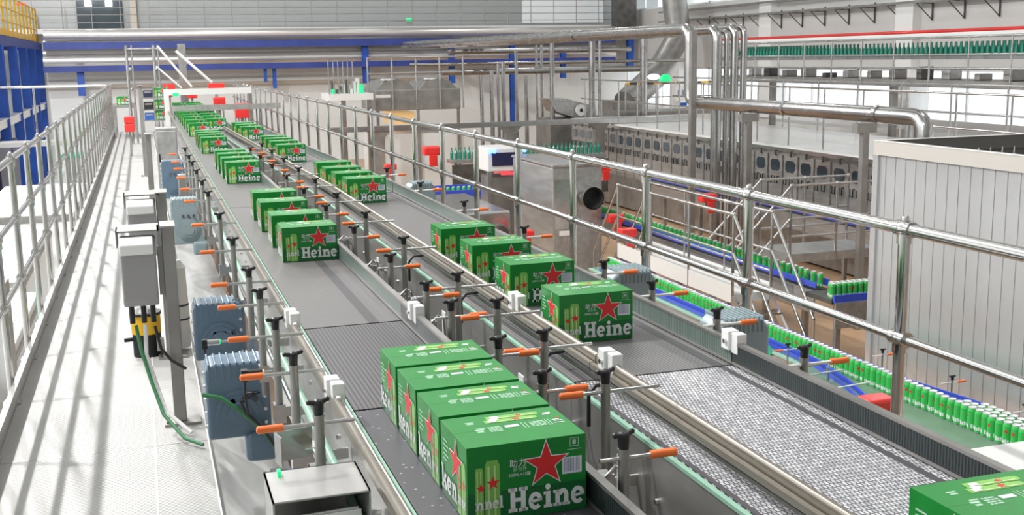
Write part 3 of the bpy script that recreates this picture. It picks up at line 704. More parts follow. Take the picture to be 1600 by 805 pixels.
def rail(pts, z, m, hgt=.035, w=.014):
    b = MB()
    for (x0, y0), (x1, y1) in zip(pts, pts[1:]):
        d = Vector((x1-x0, y1-y0, 0)); nn = Vector((-d.y, d.x, 0)).normalized()*w/2; vs = []
        for z_ in (z, z+hgt):
            for p in ((x0, y0), (x1, y1)):
                for s in (-1, 1): vs.append((p[0]+s*nn.x, p[1]+s*nn.y, z_))
        b.add(vs, [(0, 1, 3, 2), (4, 6, 7, 5), (0, 2, 6, 4), (1, 5, 7, 3), (0, 4, 5, 1), (2, 3, 7, 6)], m)
    return b
rail([(5.50, 12.6), (5.50, 7.0), (5.6, 6.4), (5.6, 3.7)], AZ+.055, 'blue_rail', .05).build('far_guide_rail', r)
rail([(5.27, 12.6), (5.27, 7.9), (5.16, 7.3), (4.93, 6.55), (4.86, 6.2)], AZ+.02, 'blue_rail', .04).build('near_guide_rail', r)
rail([(5.23, 12.6), (5.23, 7.9), (5.12, 7.3), (4.88, 6.55), (4.80, 6.2)], AZ+.0, 'blue_rail', .03).build('lower_guide_rail', r)
rail([(4.78, 6.1), (4.84, 5.6), (4.92, 4.9), (4.92, 3.7)], AZ+.03, 'blue_rail', .035).build('inner_guide_rail', r)
rail([(4.70, 6.1), (4.76, 5.6), (4.84, 4.9), (4.84, 3.7)], AZ+.01, 'blue_rail', .03).build('inner_lower_rail', r)
MB().box(5.17, 5.2, 7.4, 12.8, AZ-.3, AZ-.02, 'brushed').build('side_plate', r)
MB().box(5.16, 5.21, 7.4, 12.8, AZ-.02, AZ-.005, 'green_strip').build('wear_strip', r)
for y in (5.0, 7.5, 10.0, 12.5):
    MB().box(5.3, 5.36, y, y+.06, FZ, AZ-.06, 'steel_dull').build('leg', r)
sg = MB().box(0, .006, -.26, 0, 0, .085, 'green_plastic')
o = sg.build('exit_sign', loc=(5.155, 8.72, -1.045)); tag(o, 'small green sign with white characters on the side of the can conveyor', 'sign')
tp = MB()
for p in text_polys('出口', 0, 0, .075): tp.add([(-.001, -.03-u, .016+v) for u, v in p], [tuple(range(len(p)))], 'print_white')
tp.build('lettering', o)
def small_post(loc, s, label, group):
    r = root('can_guide_post', label, 'guide post', loc, 0, group)
    MB().tube((0, 0, -.08), (0, 0, .09), .008, 'steel', 8).build('tube', r)
    MB().tube((0, 0, .09), (0, 0, .115), .012, 'cast_knob', 8).tube((-.025, 0, .12), (.025, 0, .12), .008, 'cast_knob', 8).build('knob', r)
    MB().tube((min(0, s*-.10), 0, .07), (max(0, s*-.10), 0, .07), .005, 'white_plastic', 6).tube((0, 0, .07), (s*.06, 0, .07), .005, 'white_plastic', 6).build('rod', r)
    MB().tube((s*.05, 0, .07), (s*.12, 0, .07), .010, 'orange_grip', 8).build('grip', r)
for i, y in enumerate((5.25, 6.0, 6.75, 7.6)): small_post((5.69, y, AZ+.06), 1, 'small guide post with orange grip beside the enclosure, %s one' % ORD[i], 'small guide posts of the can line, far side')
for i, (x, y) in enumerate(((4.72, 5.4), (4.6, 6.75), (5.10, 8.1), (5.10, 9.2))): small_post((x, y, AZ+.04), -1, 'small orange-gripped post on the near side of the can line, %s one' % ORD[i], 'small guide posts of the can line, near side')
def red_cover(loc, label, s=1, rz=0, group='red motor covers'):
    r = root('red_motor_cover', label, 'motor', loc, rz, group)
    MB().box(0, .22*s, 0, .16*s, 0, .11*s, 'red_paint').build('cover', r, bevel=.025*s, seg=3)
    MB().tube((.11*s, .08*s, -.14*s), (.11*s, .08*s, 0), .03*s, 'steel_dull', 8).build('stand', r)
    return r
r = red_cover((4.48, 6.10, -.80), 'glossy red motor cover beside the railing post, above the green belt')
r = root('photo_eye', 'small grey photo eye with orange ring above the green belt', 'sensor', (4.55, 6.9, -.86))
MB().tube((0, 0, 0), (.10, 0, 0), .03, 'steel_dull', 12).build('body', r); MB().tube((-.02, 0, 0), (0, 0, 0), .032, 'orange_grip', 12).build('ring', r)
MB().tube((.1, 0, 0), (.55, .05, 0), .006, 'white_plastic', 6).tube((.05, 0, -.12), (.05, 0, 0), .01, 'steel', 6).build('arm', r)
r = root('adjust_bracket', 'steel adjusting bracket with two rods crossing the green belt edge', 'bracket', (4.55, 7.45, -.86))
MB().tube((0, 0, 0), (.62, .1, .0), .012, 'polished', 8).tube((0, -.14, -.02), (.60, -.08, -.02), .008, 'polished', 8).build('rods', r)
MB().tube((.06, -.05, -.12), (.06, -.05, 0), .014, 'polished', 8).tube((.5, -.02, -.12), (.5, -.02, 0), .014, 'polished', 8).build('uprights', r)
# ------------------------------------------------------------------ corrugated enclosure
r = root('corrugated_enclosure', 'tall silvery corrugated metal enclosure open at the top on the right', 'enclosure', (5.9, 8.07, 0))
b = MB(); y = 0
while y > -6:
    b.box(0, .02, y-.118, y, FZ, .77, 'enclosure').box(-.005, 0, y-.128, y-.118, FZ, .77, 'enclosure').box(0, .02, y-.128, y-.118, FZ, .77, 'enclosure'); y -= .128
b.build('left_panel', r)
b = MB(); x = 0
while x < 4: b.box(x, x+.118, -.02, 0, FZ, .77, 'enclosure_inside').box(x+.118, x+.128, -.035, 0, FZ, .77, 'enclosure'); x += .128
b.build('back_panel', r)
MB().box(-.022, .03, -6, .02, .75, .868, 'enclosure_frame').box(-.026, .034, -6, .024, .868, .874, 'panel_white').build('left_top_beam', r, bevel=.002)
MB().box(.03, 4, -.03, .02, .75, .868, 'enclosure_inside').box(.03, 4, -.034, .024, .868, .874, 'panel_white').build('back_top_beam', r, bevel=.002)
MB().box(-.02, .06, -.04, .03, FZ, .75, 'enclosure').build('corner_post', r)
# ------------------------------------------------------------------ crossover stair at the can lines
def stair_set(name, label, x0, x1, y0, y1, zp, hr, run, y_sign=-1):
    """platform along Y with rails and a flight going down at each end"""
    r = root(name, label, 'stair', (0, 0, 0))
    MB().box(x0, x1, y0, y1, zp-.1, zp, 'panel_white').box(x0-.012, x0, y0, y1, zp-.1, zp+.10, 'panel_white').box(x1, x1+.012, y0, y1, zp-.1, zp+.10, 'panel_white').build('platform', r)
    for x in (x0, x1):
        for h in (hr, hr*.52, hr*.26):
            MB().tube((x, y0, zp+h), (x, y1, zp+h), .019 if h == hr else .014, 'steel', 8).build('rail', r)
        n = 3
        for i in range(n+1):
            y = y0+(y1-y0)*i/n; MB().tube((x, y, zp-.1), (x, y, zp+hr), .018, 'steel', 8).ball((x, y, zp+hr), .028, 'polished', 8, 5).build('post', r)
        d = zp-FZ
        for ye, s in ((y0, -1), (y1, 1)):
            for h in (hr, hr*.52):
                MB().tube((x, ye, zp+h), (x, ye+s*run, FZ+h*.9), .018, 'polished', 8).build('sloping_rail', r)
            MB().tube((x, ye+s*run, FZ), (x, ye+s*run, FZ+hr*.9), .018, 'steel', 8).build('end_post', r)
            MB().prism([(ye, zp-.12), (ye, zp), (ye+s*run, FZ+.12), (ye+s*run, FZ)], 'X', x-.015, x+.015, 'steel').build('stringer', r)
    for ye, s in ((y0, -1), (y1, 1)):
        for i in range(4):
            t = (i+1)/5; MB().box(x0, x1, min(ye+s*run*t-.1, ye+s*run*t+.1), max(ye+s*run*t-.1, ye+s*run*t+.1), zp+(FZ-zp)*t-.02, zp+(FZ-zp)*t, 'steel').build('tread', r)
    for y in (y0+.1, y1-.1):
        for x in (x0, x1): MB().box(x-.03, x+.03, y-.03, y+.03, FZ, zp-.1, 'steel_dull').build('leg', r)
    return r
stair_set('crossover_stair', 'steel crossover stair with white platform spanning the can lines, seen between the railing posts', 6.3, 6.8, 11.2, 14.5, -1.12, .93, .9)
def cross_stair(label, xa, xb, y0, y1, zp, run):
    r = root('crossover_stair', label, 'stair', (0, 0, 0))
    MB().box(xa, xb, y0, y1, zp-.12, zp, 'brushed').build('platform', r)
    for y in (y0, y1):
        for h in (.95, .5, .25): MB().tube((xa, y, zp+h), (xb, y, zp+h), .018, 'steel', 8).build('rail', r)
        for i in range(3):
            x = xa+(xb-xa)*i/2; MB().tube((x, y, zp-.1), (x, y, zp+.95), .02, 'steel', 8).ball((x, y, zp+.95), .03, 'polished', 8, 5).build('post', r)
        for h in (.95, .5): MB().tube((xa, y, zp+h), (xa-run, y, FZ+h), .018, 'steel', 8).build('sloping_rail', r)
        MB().prism([(xa, zp-.14), (xa, zp), (xa-run, FZ+.14), (xa-run, FZ)], 'Y', y-.015, y+.015, 'steel').build('stringer', r)
    for i in range(4):
        t = (i+1)/5; MB().box(xa-run*t-.1, xa-run*t+.1, y0, y1, zp+(FZ-zp)*t-.02, zp+(FZ-zp)*t, 'steel').build('tread', r)
cross_stair('second steel crossover stair set across the first, left of the enclosure', 8.3, 9.75, 13.2, 14.0, -1.12, 1.0)
# ------------------------------------------------------------------ further can lines
def canline(name, label, x, y0, y1, z, w, n, lab, group):
    r = root(name, label, 'conveyor', (x, 0, 0))
    MB().box(-w/2, w/2, y0, y1, z-.05, z, 'dark_steel').build('belt', r)
    MB().box(-w/2-.03, -w/2-.015, y0, y1, z+.01, z+.075, 'blue_rail').build('near_guide_rail', r)
    MB().box(w/2+.015, w/2+.03, y0, y1, z+.02, z+.10, 'blue_rail').build('far_guide_rail', r)
    MB().box(-w/2-.05, -w/2-.03, y0, y1, z-.28, z-.02, 'brushed').build('side_plate', r)
    y = y0+.3
    while y < y1: MB().box(-.03, .03, y, y+.06, FZ, z-.05, 'steel_dull').build('leg', r); y += 1.6
    for i in range(n): put_can(x+random.uniform(-.01, .01), y0+(i+.5)*(y1-y0)/n, z, lab, group)
canline('can_conveyor', 'blue-railed can conveyor coming out of the round opening of the steel machine', 7.1, 10.6, 17.6, -1.0, .12, 54, 'green beer can on the blue-railed line leaving the steel machine', 'cans leaving the steel machine')
canline('can_conveyor', 'long blue-railed can conveyor in front of the row of washer doors', 10.25, 11.2, 22, -1.0, .16, 52, 'green beer can on the long line in front of the washer doors', 'cans in front of the washer')
r = root('can_conveyor', 'cross can conveyor with blue side rail left of the enclosure base', 'conveyor', (0, 0, 0))
MB().box(6.85, 9.2, 10.05, 10.55, -1.05, -1.0, 'dark_steel').build('belt', r); MB().box(6.85, 9.2, 10.0, 10.03, -1.02, -.945, 'blue_rail').build('near_guide_rail', r)
MB().box(6.85, 9.2, 9.97, 10.0, -1.3, -1.02, 'brushed').build('side_plate', r)
for x in (6.95, 7.8, 8.8): MB().box(x, x+.06, 10.1, 10.16, FZ, -1.05, 'steel_dull').build('leg', r)
for j in range(2):
    for i in range(24): put_can(6.90+i*.07+.03*j, 10.12+j*.07, -1.0, 'green beer can with pale lid on the cross conveyor left of the enclosure', 'cans on the cross conveyor')
# red motors over those lines
RP = lambda px, py, z: tuple(at(px, py, z=z))
reds = [(RP(884, 335, -.84), .9), (RP(905, 333, -.86), 1.25), (RP(952, 350, -.86), 1.2), (RP(972, 372, -.92), 1.1), (RP(935, 268, -.62), 1.4), (RP(1098, 318, -.72), 1.25), ((5.9, 16.2, -.62), 1.4), ((6.1, 19.6, -.65), 1.6),
        ((5.0, 15.0, -.95), 1.0), ((4.55, 22.2, -.60), 1.1), ((5.8, 24, -.5), 1.8)]
names = ['beside the machine opening', 'above the nearer can line', 'in front of the crossover stair', 'lowest, below the crossover platform', 'hanging over the line at the washer', 'behind the crossover platform rails',
         'left of the machine with the blue lights', 'left of the blue lit machine, farther away', 'just beyond the right guide rail', 'far off behind the railing, leftmost', 'far off behind the railing near bottles']
for (p, s), t in zip(reds, names):
    o = red_cover(p, 'red motor cover %s' % t, s)
    MB().box(.06*s, .16*s, -.03*s, .0, -.13*s, .02, 'red_paint').build('lower_cover', o, bevel=.012)
# ------------------------------------------------------------------ steel machine with round opening
r = root('filling_machine', 'brushed steel machine housing with a round opening where cans leave', 'machine', (5.72, 15.6, 0))
MB().box(0, .80, 0, 1.9, -2.0, -.02, 'brushed').box(-.02, .82, -.03, 1.93, -.02, .03, 'steel').build('housing', r, bevel=.02)
for x in (.05, .7): MB().box(x, x+.08, .1, .18, FZ, -2.0, 'steel_dull').build('leg', r)
ro = MB(); ro.tube((.56, -.24, -.48), (.56, .0, -.48), .17, 'steel', 24, caps=False).tube((.56, -.06, -.48), (.56, -.005, -.48), .165, 'black', 24).tube((.56, -.24, -.48), (.56, -.06, -.48), .155, 'dark_steel', 24, caps=False)
ro.build('round_opening', r)
MB().box(.03, .34, -.012, 0, -.95, -.2, 'steel').build('door', r); MB().box(.10, .3, -.012, -.0, -1.05, -.98, 'white_plastic').build('notice', r)
MB().tube((.36, -.03, -.9), (.36, -.03, -.1), .014, 'polished', 8).build('handle', r)
r = root('inspection_unit', 'white inspection machine with dark screen and glowing blue lamps', 'machine', (5.25, 18.0, 0))
MB().box(.22, .85, .1, .9, -.30, .10, 'panel_white').build('hood', r, bevel=.02)
MB().box(.30, .78, .08, .1, -.20, .02, 'dark_navy').build('screen', r)
for x in (.22, .78): MB().box(x, x+.07, .1, .16, FZ, -.3, 'steel_dull').build('leg', r)
for x in (.25, .33, .87): MB().ball((x, .06, .05), .038, 'blue_glow').build('blue_lamp', r)
MB().box(.45, .75, .07, .09, -.36, -.31, 'red_glow').build('red_display', r)
MB().box(.3, .8, .12, .8, -1.4, -.4, 'steel_dull').build('lower_body', r)
r = root('low_conveyor', 'far can conveyor with blue rails left of the white inspection machine', 'conveyor', (4.2, 19.6, 0))
MB().box(0, 1.9, 0, .3, -.95, -.88, 'brushed').box(0, 1.9, .32, .36, -.88, -.7, 'blue_rail').box(0, 1.9, -.05, -.01, -.9, -.76, 'blue_rail').build('belt', r)
for x in (.2, 1.0, 1.7): MB().box(x, x+.06, .1, .16, FZ, -.95, 'steel_dull').build('leg', r)
for i in range(18): put_can(4.3+i*.1, 19.75, -.88, 'green beer can on the far conveyor left of the inspection machine', 'cans on the far conveyor')
r = root('guard_hood', 'clear-sided steel guard hood behind the railing next to the far gear motor', 'machine', (3.95, 15.6, 0))
MB().box(0, 1.1, 0, 2.4, -1.3, -.62, 'steel').build('body', r, bevel=.03)
MB().tube((.92, -.1, -.95), (.92, .0, -.95), .15, 'steel_dull', 20).tube((.92, -.12, -.95), (.92, -.1, -.95), .12, 'dark_steel', 20).build('round_port', r)
for x in (.1, .95): MB().box(x, x+.07, .1, .17, FZ, -1.3, 'steel_dull').build('leg', r)
r = root('steel_cabinet', 'square brushed steel cabinet on the hall floor beyond the first can line', 'cabinet', (4.55, 12.2, 0))
MB().box(0, .55, 0, .5, FZ+.05, -1.15, 'brushed').build('body', r, bevel=.01); MB().box(.03, .52, -.015, 0, FZ+.1, -1.2, 'brushed').build('door', r)
MB().tube((.1, -.03, -1.6), (.1, -.03, -1.45), .01, 'black', 6).build('handle', r)
# ------------------------------------------------------------------ washer : long machine with round-cornered doors
r = root('bottle_washer', 'long grey pasteuriser with a row of small dark windows and a white roof deck', 'machine', (11, 11, 0))
MB().box(.02, 2.9, 0, 17.5, FZ+.05, -.16, 'steel_dull').box(-.02, 2.9, -.05, 17.6, -.16, -.09, 'steel').build('body', r)
MB().box(.0, 2.9, 0, 17.5, -.09, -.05, 'panel_white').build('roof_deck', r)
for i in range(34):
    y = .25+i*.505
    if y > 17: break
    d = MB().box(-.012, .02, y, y+.44, -1.30, -.22, 'brushed').build('door', r)
    MB().prism([(y+.13, -.52), (y+.33, -.52), (y+.38, -.47), (y+.38, -.36), (y+.33, -.31), (y+.13, -.31), (y+.08, -.36), (y+.08, -.47)], 'X', -.022, -.012, 'glass_dark').build('window_pane', d)
    MB().path([(-.014, y+.1, -.62), (-.05, y+.1, -.62), (-.05, y+.1, -.74), (-.05, y+.18, -.74), (-.05, y+.18, -.62)], .012, 'black', 6).build('handle', d)
    MB().path([(-.014, y+.3, -.62), (-.05, y+.3, -.62), (-.05, y+.3, -.74), (-.05, y+.38, -.74), (-.05, y+.38, -.62)], .012, 'black', 6).build('handle', d)
    MB().tube((-.03, y+.2, -.24), (-.03, y+.2, -.14), .02, 'dark_steel', 6).build('latch', d)
r = root('deck_railing', 'thin steel railing on the near edge of the white pasteuriser roof', 'railing', (11.1, 11, -.05))
for h in (1.05, .55): MB().tube((0, 0, h), (0, 17, h), .018, 'steel', 6).build('rail', r)
for i in range(16): MB().tube((0, .2+i*1.1, 0), (0, .2+i*1.1, 1.05), .017, 'steel', 6).build('post', r)
r = root('deck_railing', 'second thin railing on the far side of the white roof deck', 'railing', (13.8, 11, -.05))
for h in (1.05, .55): MB().tube((0, 0, h), (0, 17, h), .022, 'steel', 6).build('rail', r)
for i in range(12): MB().tube((0, .2+i*1.4, 0), (0, .2+i*1.4, 1.05), .02, 'steel', 6).build('post', r)
# pale blinds wall behind
tag(MB().box(0, .05, 0, 22, 0, .30, 'window_white').build('low_screen', loc=(18.2, 12, -.35)), 'low white louvred screen below the bright side windows', 'screen')
# ------------------------------------------------------------------ overhead bottle bridge on the right
r = root('bottle_bridge', 'raised steel bridge conveyor with side railing carrying green bottles on the right', 'conveyor bridge', (14, 9, 0))
MB().box(0, 1.2, 0, 17, .93, 1.06, 'steel_dull').build('deck', r)
MB().box(.2, .8, 0, 17, 1.44, 1.50, 'steel').build('conveyor_trough', r)
MB().box(.2, .85, 0, 17, 1.87, 1.93, 'panel_white').build('top_cover', r)  # white panel stands for the bright highlight above the bottles
for h in (1.84, 1.53, 1.28): MB().tube((0, 0, h), (0, 17, h), .02, 'steel', 6).build('rail', r)
for i in range(16): MB().tube((0, .3+i*1.05, .93), (0, .3+i*1.05, 1.84), .02, 'steel', 6).build('post', r)
for i in range(4):
    MB().box(.35, .47, 1+i*4.6, 1.12+i*4.6, FZ, .93, 'steel_dull').build('leg', r)
for i in range(20):
    y = .5+i*.8
    MB().box(.3, .6, y, y+random.uniform(.1, .35), 1.06, 1.06+random.uniform(.1, .26), random.choice(('steel_dull', 'dark_steel', 'brushed'))).build('drive_unit', r, bevel=.02)
b = MB().lathe([(0, 0), (.036, 0), (.038, .02), (.038, .15), (.016, .20), (.014, .265), (0, .265)], 'bottle_green', 8)
bt = b.build('green_bottle'); bt.location = (14.32, 13.5, 1.50); tag(bt, 'green bottle in the dense file on the raised bridge', 'bottle', 'green bottles on the bridge')
for i in range(1, 262):
    o = bt.copy(); COL.objects.link(o); o.location = (14.32+.14*(i % 3), 13.5+i*.046, 1.50)
# red pipe, cable ladder and brackets on the right wall
tag(MB().tube((XW-.3, 8, 2.05), (XW-.3, 34, 2.05), .05, 'red_paint', 8).build('red_pipe'), 'long red sprinkler pipe along the right wall above the bottle bridge', 'pipe')
for j, z in enumerate((2.78, 3.12)):
    r = root('cable_ladder', 'grey cable ladder on triangular brackets on the right wall, %s one' % ('lower', 'upper')[j], 'cable tray', (XW-.5, 8, z))
    MB().box(0, .04, 0, 30, -.03, .03, 'steel_dull').box(.3, .34, 0, 30, -.03, .03, 'steel_dull').build('tray', r)
    if j == 0:
        for i in range(24):
            y = .5+i*1.15; MB().tube((0, y, -.03), (.48, y, -.03), .014, 'dark_steel', 5).tube((0, y, -.04), (.45, y, -.42), .014, 'dark_steel', 5).box(.45, .48, y-.015, y+.015, -.45, .1, 'dark_steel').build('bracket', r)
# ------------------------------------------------------------------ pipes
def pipe(pts, rad, label, m='pipe_steel', flanges=(), cat='pipe', group=None, name='steel_pipe'):
    r = root(name, label, cat, (0, 0, 0), 0, group)
    P = [Vector(p) for p in pts]; q = [P[0]]
    for i in range(1, len(P)-1):                                   # rounded elbows
        a = (P[i-1]-P[i]).normalized(); c = (P[i+1]-P[i]).normalized(); k = rad*2.2
        for t in (0, .25, .5, .75, 1):
            q.append(P[i]+a*k*(1-t)**2+c*k*t**2)
    q.append(P[-1]); MB().path(q, rad, m, 14).build('tube', r)
    for p, d in flanges:
        p = Vector(p); d = Vector(d); MB().tube(p-d*.03, p+d*.03, rad*1.14, 'polished', 14).build('flange', r)
    return r
pipe([(9.0, 40, 2.10), (9.0, 17.6, 2.04), (9.0, 17.6, .80), (9.0, 11.4, .815), (9.0, 11.4, -1.6)], .105, 'thick steel pipe that drops beside the columns and runs forward to an elbow', 'pipe_steel', [((9, 12.3, .815), (0, 1, 0)), ((9, 14.5, .80), (0, 1, 0)), ((9, 23, 2.05), (0, 1, 0))])
pipe([(9.12, 11.75, .80), (9.12, 11.75, -1.6)], .07, 'vertical steel pipe standing under the forward elbow of the thick pipe')
for i, (dx, z) in enumerate(((.30, 2.02), (.49, 1.98), (.64, 2.05), (.82, 2.05))):
    pipe([(9.1+dx, 36, z), (9.1+dx, 17.4, z), (9.1+dx, 17.4, FZ)], (.09, .05, .07, .06)[i], 'tall vertical steel pipe, %s of the four right of the thick pipe' % ('first', 'second', 'third', 'fourth')[i], group='vertical pipes beside the thick pipe')
tag(MB().box(0, .1, 0, .1, 0, 2.9+1.2, 'steel_dull').build('steel_post', loc=(8.82, 17.2, FZ)), 'square steel post directly left of the thick pipe drop', 'post')
for i, (px, py, rr, yy, top) in enumerate(((752, 110, .05, 29, 118), (768, 110, .06, 29.3, 110), (778, 100, .045, 29.6, 100), (786, 100, .06, 30, 96), (806, 90, .05, 30.3, 80), (822, 90, .06, 30.6, 118), (838, 75, .04, 31, 70), (846, 75, .05, 31.3, 70), (862, 70, .07, 29.5, 64), (925, 62, .09, 29.0, 58), (937, 62, .05, 28.8, 60), (1006, 55, .10, 29.0, 52), (1120, 45, .04, 31.5, 45))):
    p = at(px, top, y=yy)
    pipe([(p.x, yy, p.z), (p.x, yy, FZ)], rr, 'far vertical steel pipe, number %s from the left before the back wall' % ('one', 'two', 'three', 'four', 'five', 'six', 'seven', 'eight', 'nine', 'ten', 'eleven', 'twelve', 'thirteen')[i], group='far vertical pipes')
for i, (x0, y0_, x1, y1_, yy, rr) in enumerate(((690, 108, 1000, 112, 31, .09), (640, 95, 1080, 100, 32, .05), (700, 80, 985, 78, 33, .08))):
    a = at(x0, y0_, y=yy); b = at(x1, y1_, y=yy); z = (a.z+b.z)/2
    pipe([(a.x, yy, z), (b.x, yy, z)], rr, 'horizontal far steel pipe crossing the vertical cluster, %s' % ('lowest', 'middle', 'highest')[i], group='far horizontal pipes')
r = root('cable_tray', 'long straight steel tray crossing behind the right railing at its middle height', 'cable tray', (4.0, 25.5, -.02))
MB().box(0, 9.2, 0, .25, 0, .11, 'steel').build('tray', r)
for x in (1.0, 4.2, 6.5): MB().box(x, x+.25, .05, .2, FZ+.08, 0, 'steel_dull').prism([(x-.15, 0), (x+.05, -.2), (x+.2, -.2), (x+.4, 0)], 'Y', .04, .21, 'steel_dull').build('leg', r)
# ------------------------------------------------------------------ tank-like hood machine far centre
r = root('hood_machine', 'wide grey steel hood machine with domed tops and glowing lit inside, far centre', 'machine', (5.75, 29, 0))
MB().box(0, 2.3, 0, 2, .28, .82, 'steel_dull').build('body', r, bevel=.02)
d = MB()
for x in (0.05, 1.2): d.prism([(x, .80), (x+1.05, .80), (x+.85, 1.02), (x+.55, 1.10), (x+.2, 1.02)], 'Y', .1, 1.9, 'steel_dull')
d.build('domed_top', r)
MB().box(.28, .55, .2, .6, 1.06, 1.1, 'panel_white').box(1.45, 1.7, .2, .6, 1.06, 1.1, 'panel_white').build('hatch', r)
MB().box(0, .4, -.02, 0, .62, .70, 'panel_white').build('name_strip', r)
MB().box(.5, 1.1, .3, 1.6, -.1, .22, 'amber_glow').build('lit_interior', r)
for x in (.02, 1.1, 2.2): MB().box(x, x+.07, 0, .07, FZ, .28, 'steel_dull').build('leg', r)
MB().box(0, 2.4, .1, 1.9, FZ+.1, -.35, 'panel_white').build('lower_body', r)
for h in (1.65, 1.25): MB().tube((-.2, -.1, h), (2.35, -.1, h), .025, 'steel', 6).build('rail', r)
for i in range(5): MB().tube((-.2+i*.6375, -.1, .3), (-.2+i*.6375, -.1, 1.65), .025, 'steel', 6).build('post', r)
r = root('green_lit_platform', 'white platform with small machines and green signal lights left of the hood machine', 'platform', (4.4, 28, 0))
MB().box(0, 1.1, 0, 1.4, .62, .78, 'panel_white').build('deck', r)
for x in (.3, .95): MB().box(x, x+.12, .1, .22, FZ, .62, 'steel').build('leg', r)
m_ = MB()
for i in range(9): m_.box(.12+i*.09, .19+i*.09, .3, .5, .78, .86+random.random()*.3, random.choice(('dark_steel', 'panel_white', 'steel')))
m_.build('equipment', r)
MB().tube((.12, .1, .78), (.12, .1, .90), .05, 'green_glow', 8).build('signal_light', r); MB().tube((.82, .1, .78), (.82, .1, 1.0), .06, 'green_glow', 8).build('signal_light', r)
for i in range(6): MB().tube((.0+i*.12, 0, .78), (.0+i*.12, 0, 1.6), .014, 'steel', 6).build('post', r)
MB().tube((0, 0, 1.6), (.62, 0, 1.6), .02, 'steel', 6).build('rail', r)
# ------------------------------------------------------------------ back wall equipment
def hline(pxa, pya, pxb, pyb, Y, rad, label, m, sq=False, name='wall_pipe', cat='pipe'):
    a = at(pxa, pya, y=Y); b = at(pxb, pyb, y=Y); z = (a.z+b.z)/2
    o = MB().box(a.x, b.x, Y-rad, Y+rad, z-rad, z+rad, m).build(name) if sq else MB().tube((a.x, Y, a.z), (b.x, Y, b.z), rad, m, 16).build(name)
    return tag(o, label, cat)
hline(68, 55, 960, 48, 40.6, .17, 'big round silver duct under the upper gallery along the back wall', 'duct', name='air_duct', cat='duct')
hline(68, 66, 960, 58, 41.0, .10, 'silver pipe just above the upper blue beam on the back wall', 'duct')
hline(68, 75, 960, 59, 40.4, .12, 'upper blue steel beam of the pipe rack on the back wall', 'blue_beam', True, 'rack_beam', 'beam')
hline(68, 84, 960, 72, 41.2, .15, 'bright silver pipe between the two blue beams on the back wall', 'duct')
hline(68, 96, 960, 82, 40.95, .2, 'wide silver duct above the lower blue beam on the back wall', 'duct', name='air_duct', cat='duct')
hline(68, 110, 960, 92, 40.4, .10, 'lower blue steel beam of the pipe rack on the back wall', 'blue_beam', True, 'rack_beam', 'beam')
hline(-60, 138, 700, 124, 41.8, .06, 'tan ledge above the white part of the back wall', 'tan_trim', True, 'wall_ledge', 'ledge')
for i, (px, w, p0, p1) in enumerate(((125, .11, 108, 150), (414, .05, 100, 128), (428, .06, 100, 138), (570, .11, 64, 130), (705, .10, 60, 130), (800, .09, 70, 190), (880, .09, 75, 122), (985, .12, 60, 112))):
    a = at(px, p0, y=40.62); c = at(px, p1, y=40.62)
    tag(MB().box(a.x-w, a.x+w, 40.55, 40.58, c.z, a.z, 'blue_steel').box(a.x-w, a.x+w, 40.72, 40.75, c.z, a.z, 'blue_steel').box(a.x-.02, a.x+.02, 40.58, 40.72, c.z, a.z, 'blue_steel').build('blue_hanger'), 'blue steel upright of the pipe rack, number %s from the left' % ('one', 'two', 'three', 'four', 'five', 'six', 'seven', 'eight')[i], 'post', 'blue uprights of the pipe rack')
r = root('gallery', 'upper gallery with thin railing running along the top of the back wall', 'gallery', (-4.5, 40.9, 2.72))
MB().box(0, 22.6, 0, 1.0, -.1, .06, 'panel_white').build('slab', r)
for h in (1.0, .76, .52, .26): MB().tube((0, .02, h), (22.6, .02, h), .012, 'steel_dull', 5).build('rail', r)
for i in range(25): MB().tube((.3+i*.92, .02, .05), (.3+i*.92, .02, 1.0), .016, 'steel_dull', 5).build('post', r)
struct(MB().box(14.2, 17.6, 41.95, 41.99, 2.9, 8, 'window_white').build('window_20'))
a = at(975, 20, y=40.6); tag(MB().box(a.x-.4, a.x+.35, 40.2, 40.9, 2.3, 6, 'dark_steel').build('dark_column'), 'dark grey column at the right end of the upper gallery', 'column')
r = root('gallery_window', 'dark gallery window with two bright lamps at the top left', 'window', (-1.95, 41.9, 3.3))
MB().box(0, 1.5, 0, .06, -.5, 2.5, 'glass_dark').build('pane', r)
for x in (.28, .95): MB().box(x, x+.22, -.12, -.02, .26, .8, 'lamp_glow').build('lamp', r)
tag(MB().tube((0, 0, 0), (.3, 0, 0), .05, 'red_glow', 8).build('red_lamps', loc=(-4.0+.25, 41.0, 3.6)), 'two small red lamps above the gallery railing at the top left', 'lamp')
r = root('exit_lamp', 'small green emergency exit light on the gallery wall', 'sign', (9.6, 41.85, 3.0)); MB().box(0, .18, 0, .06, 0, .1, 'green_glow').build('face', r); MB().box(-.02, .2, .04, .1, -.02, .12, 'white_plastic').build('case', r)
struct(MB().box(-.2, 0, 41.6, 42, 2.6, 4.5, 'tan_trim').build('trim_8'))
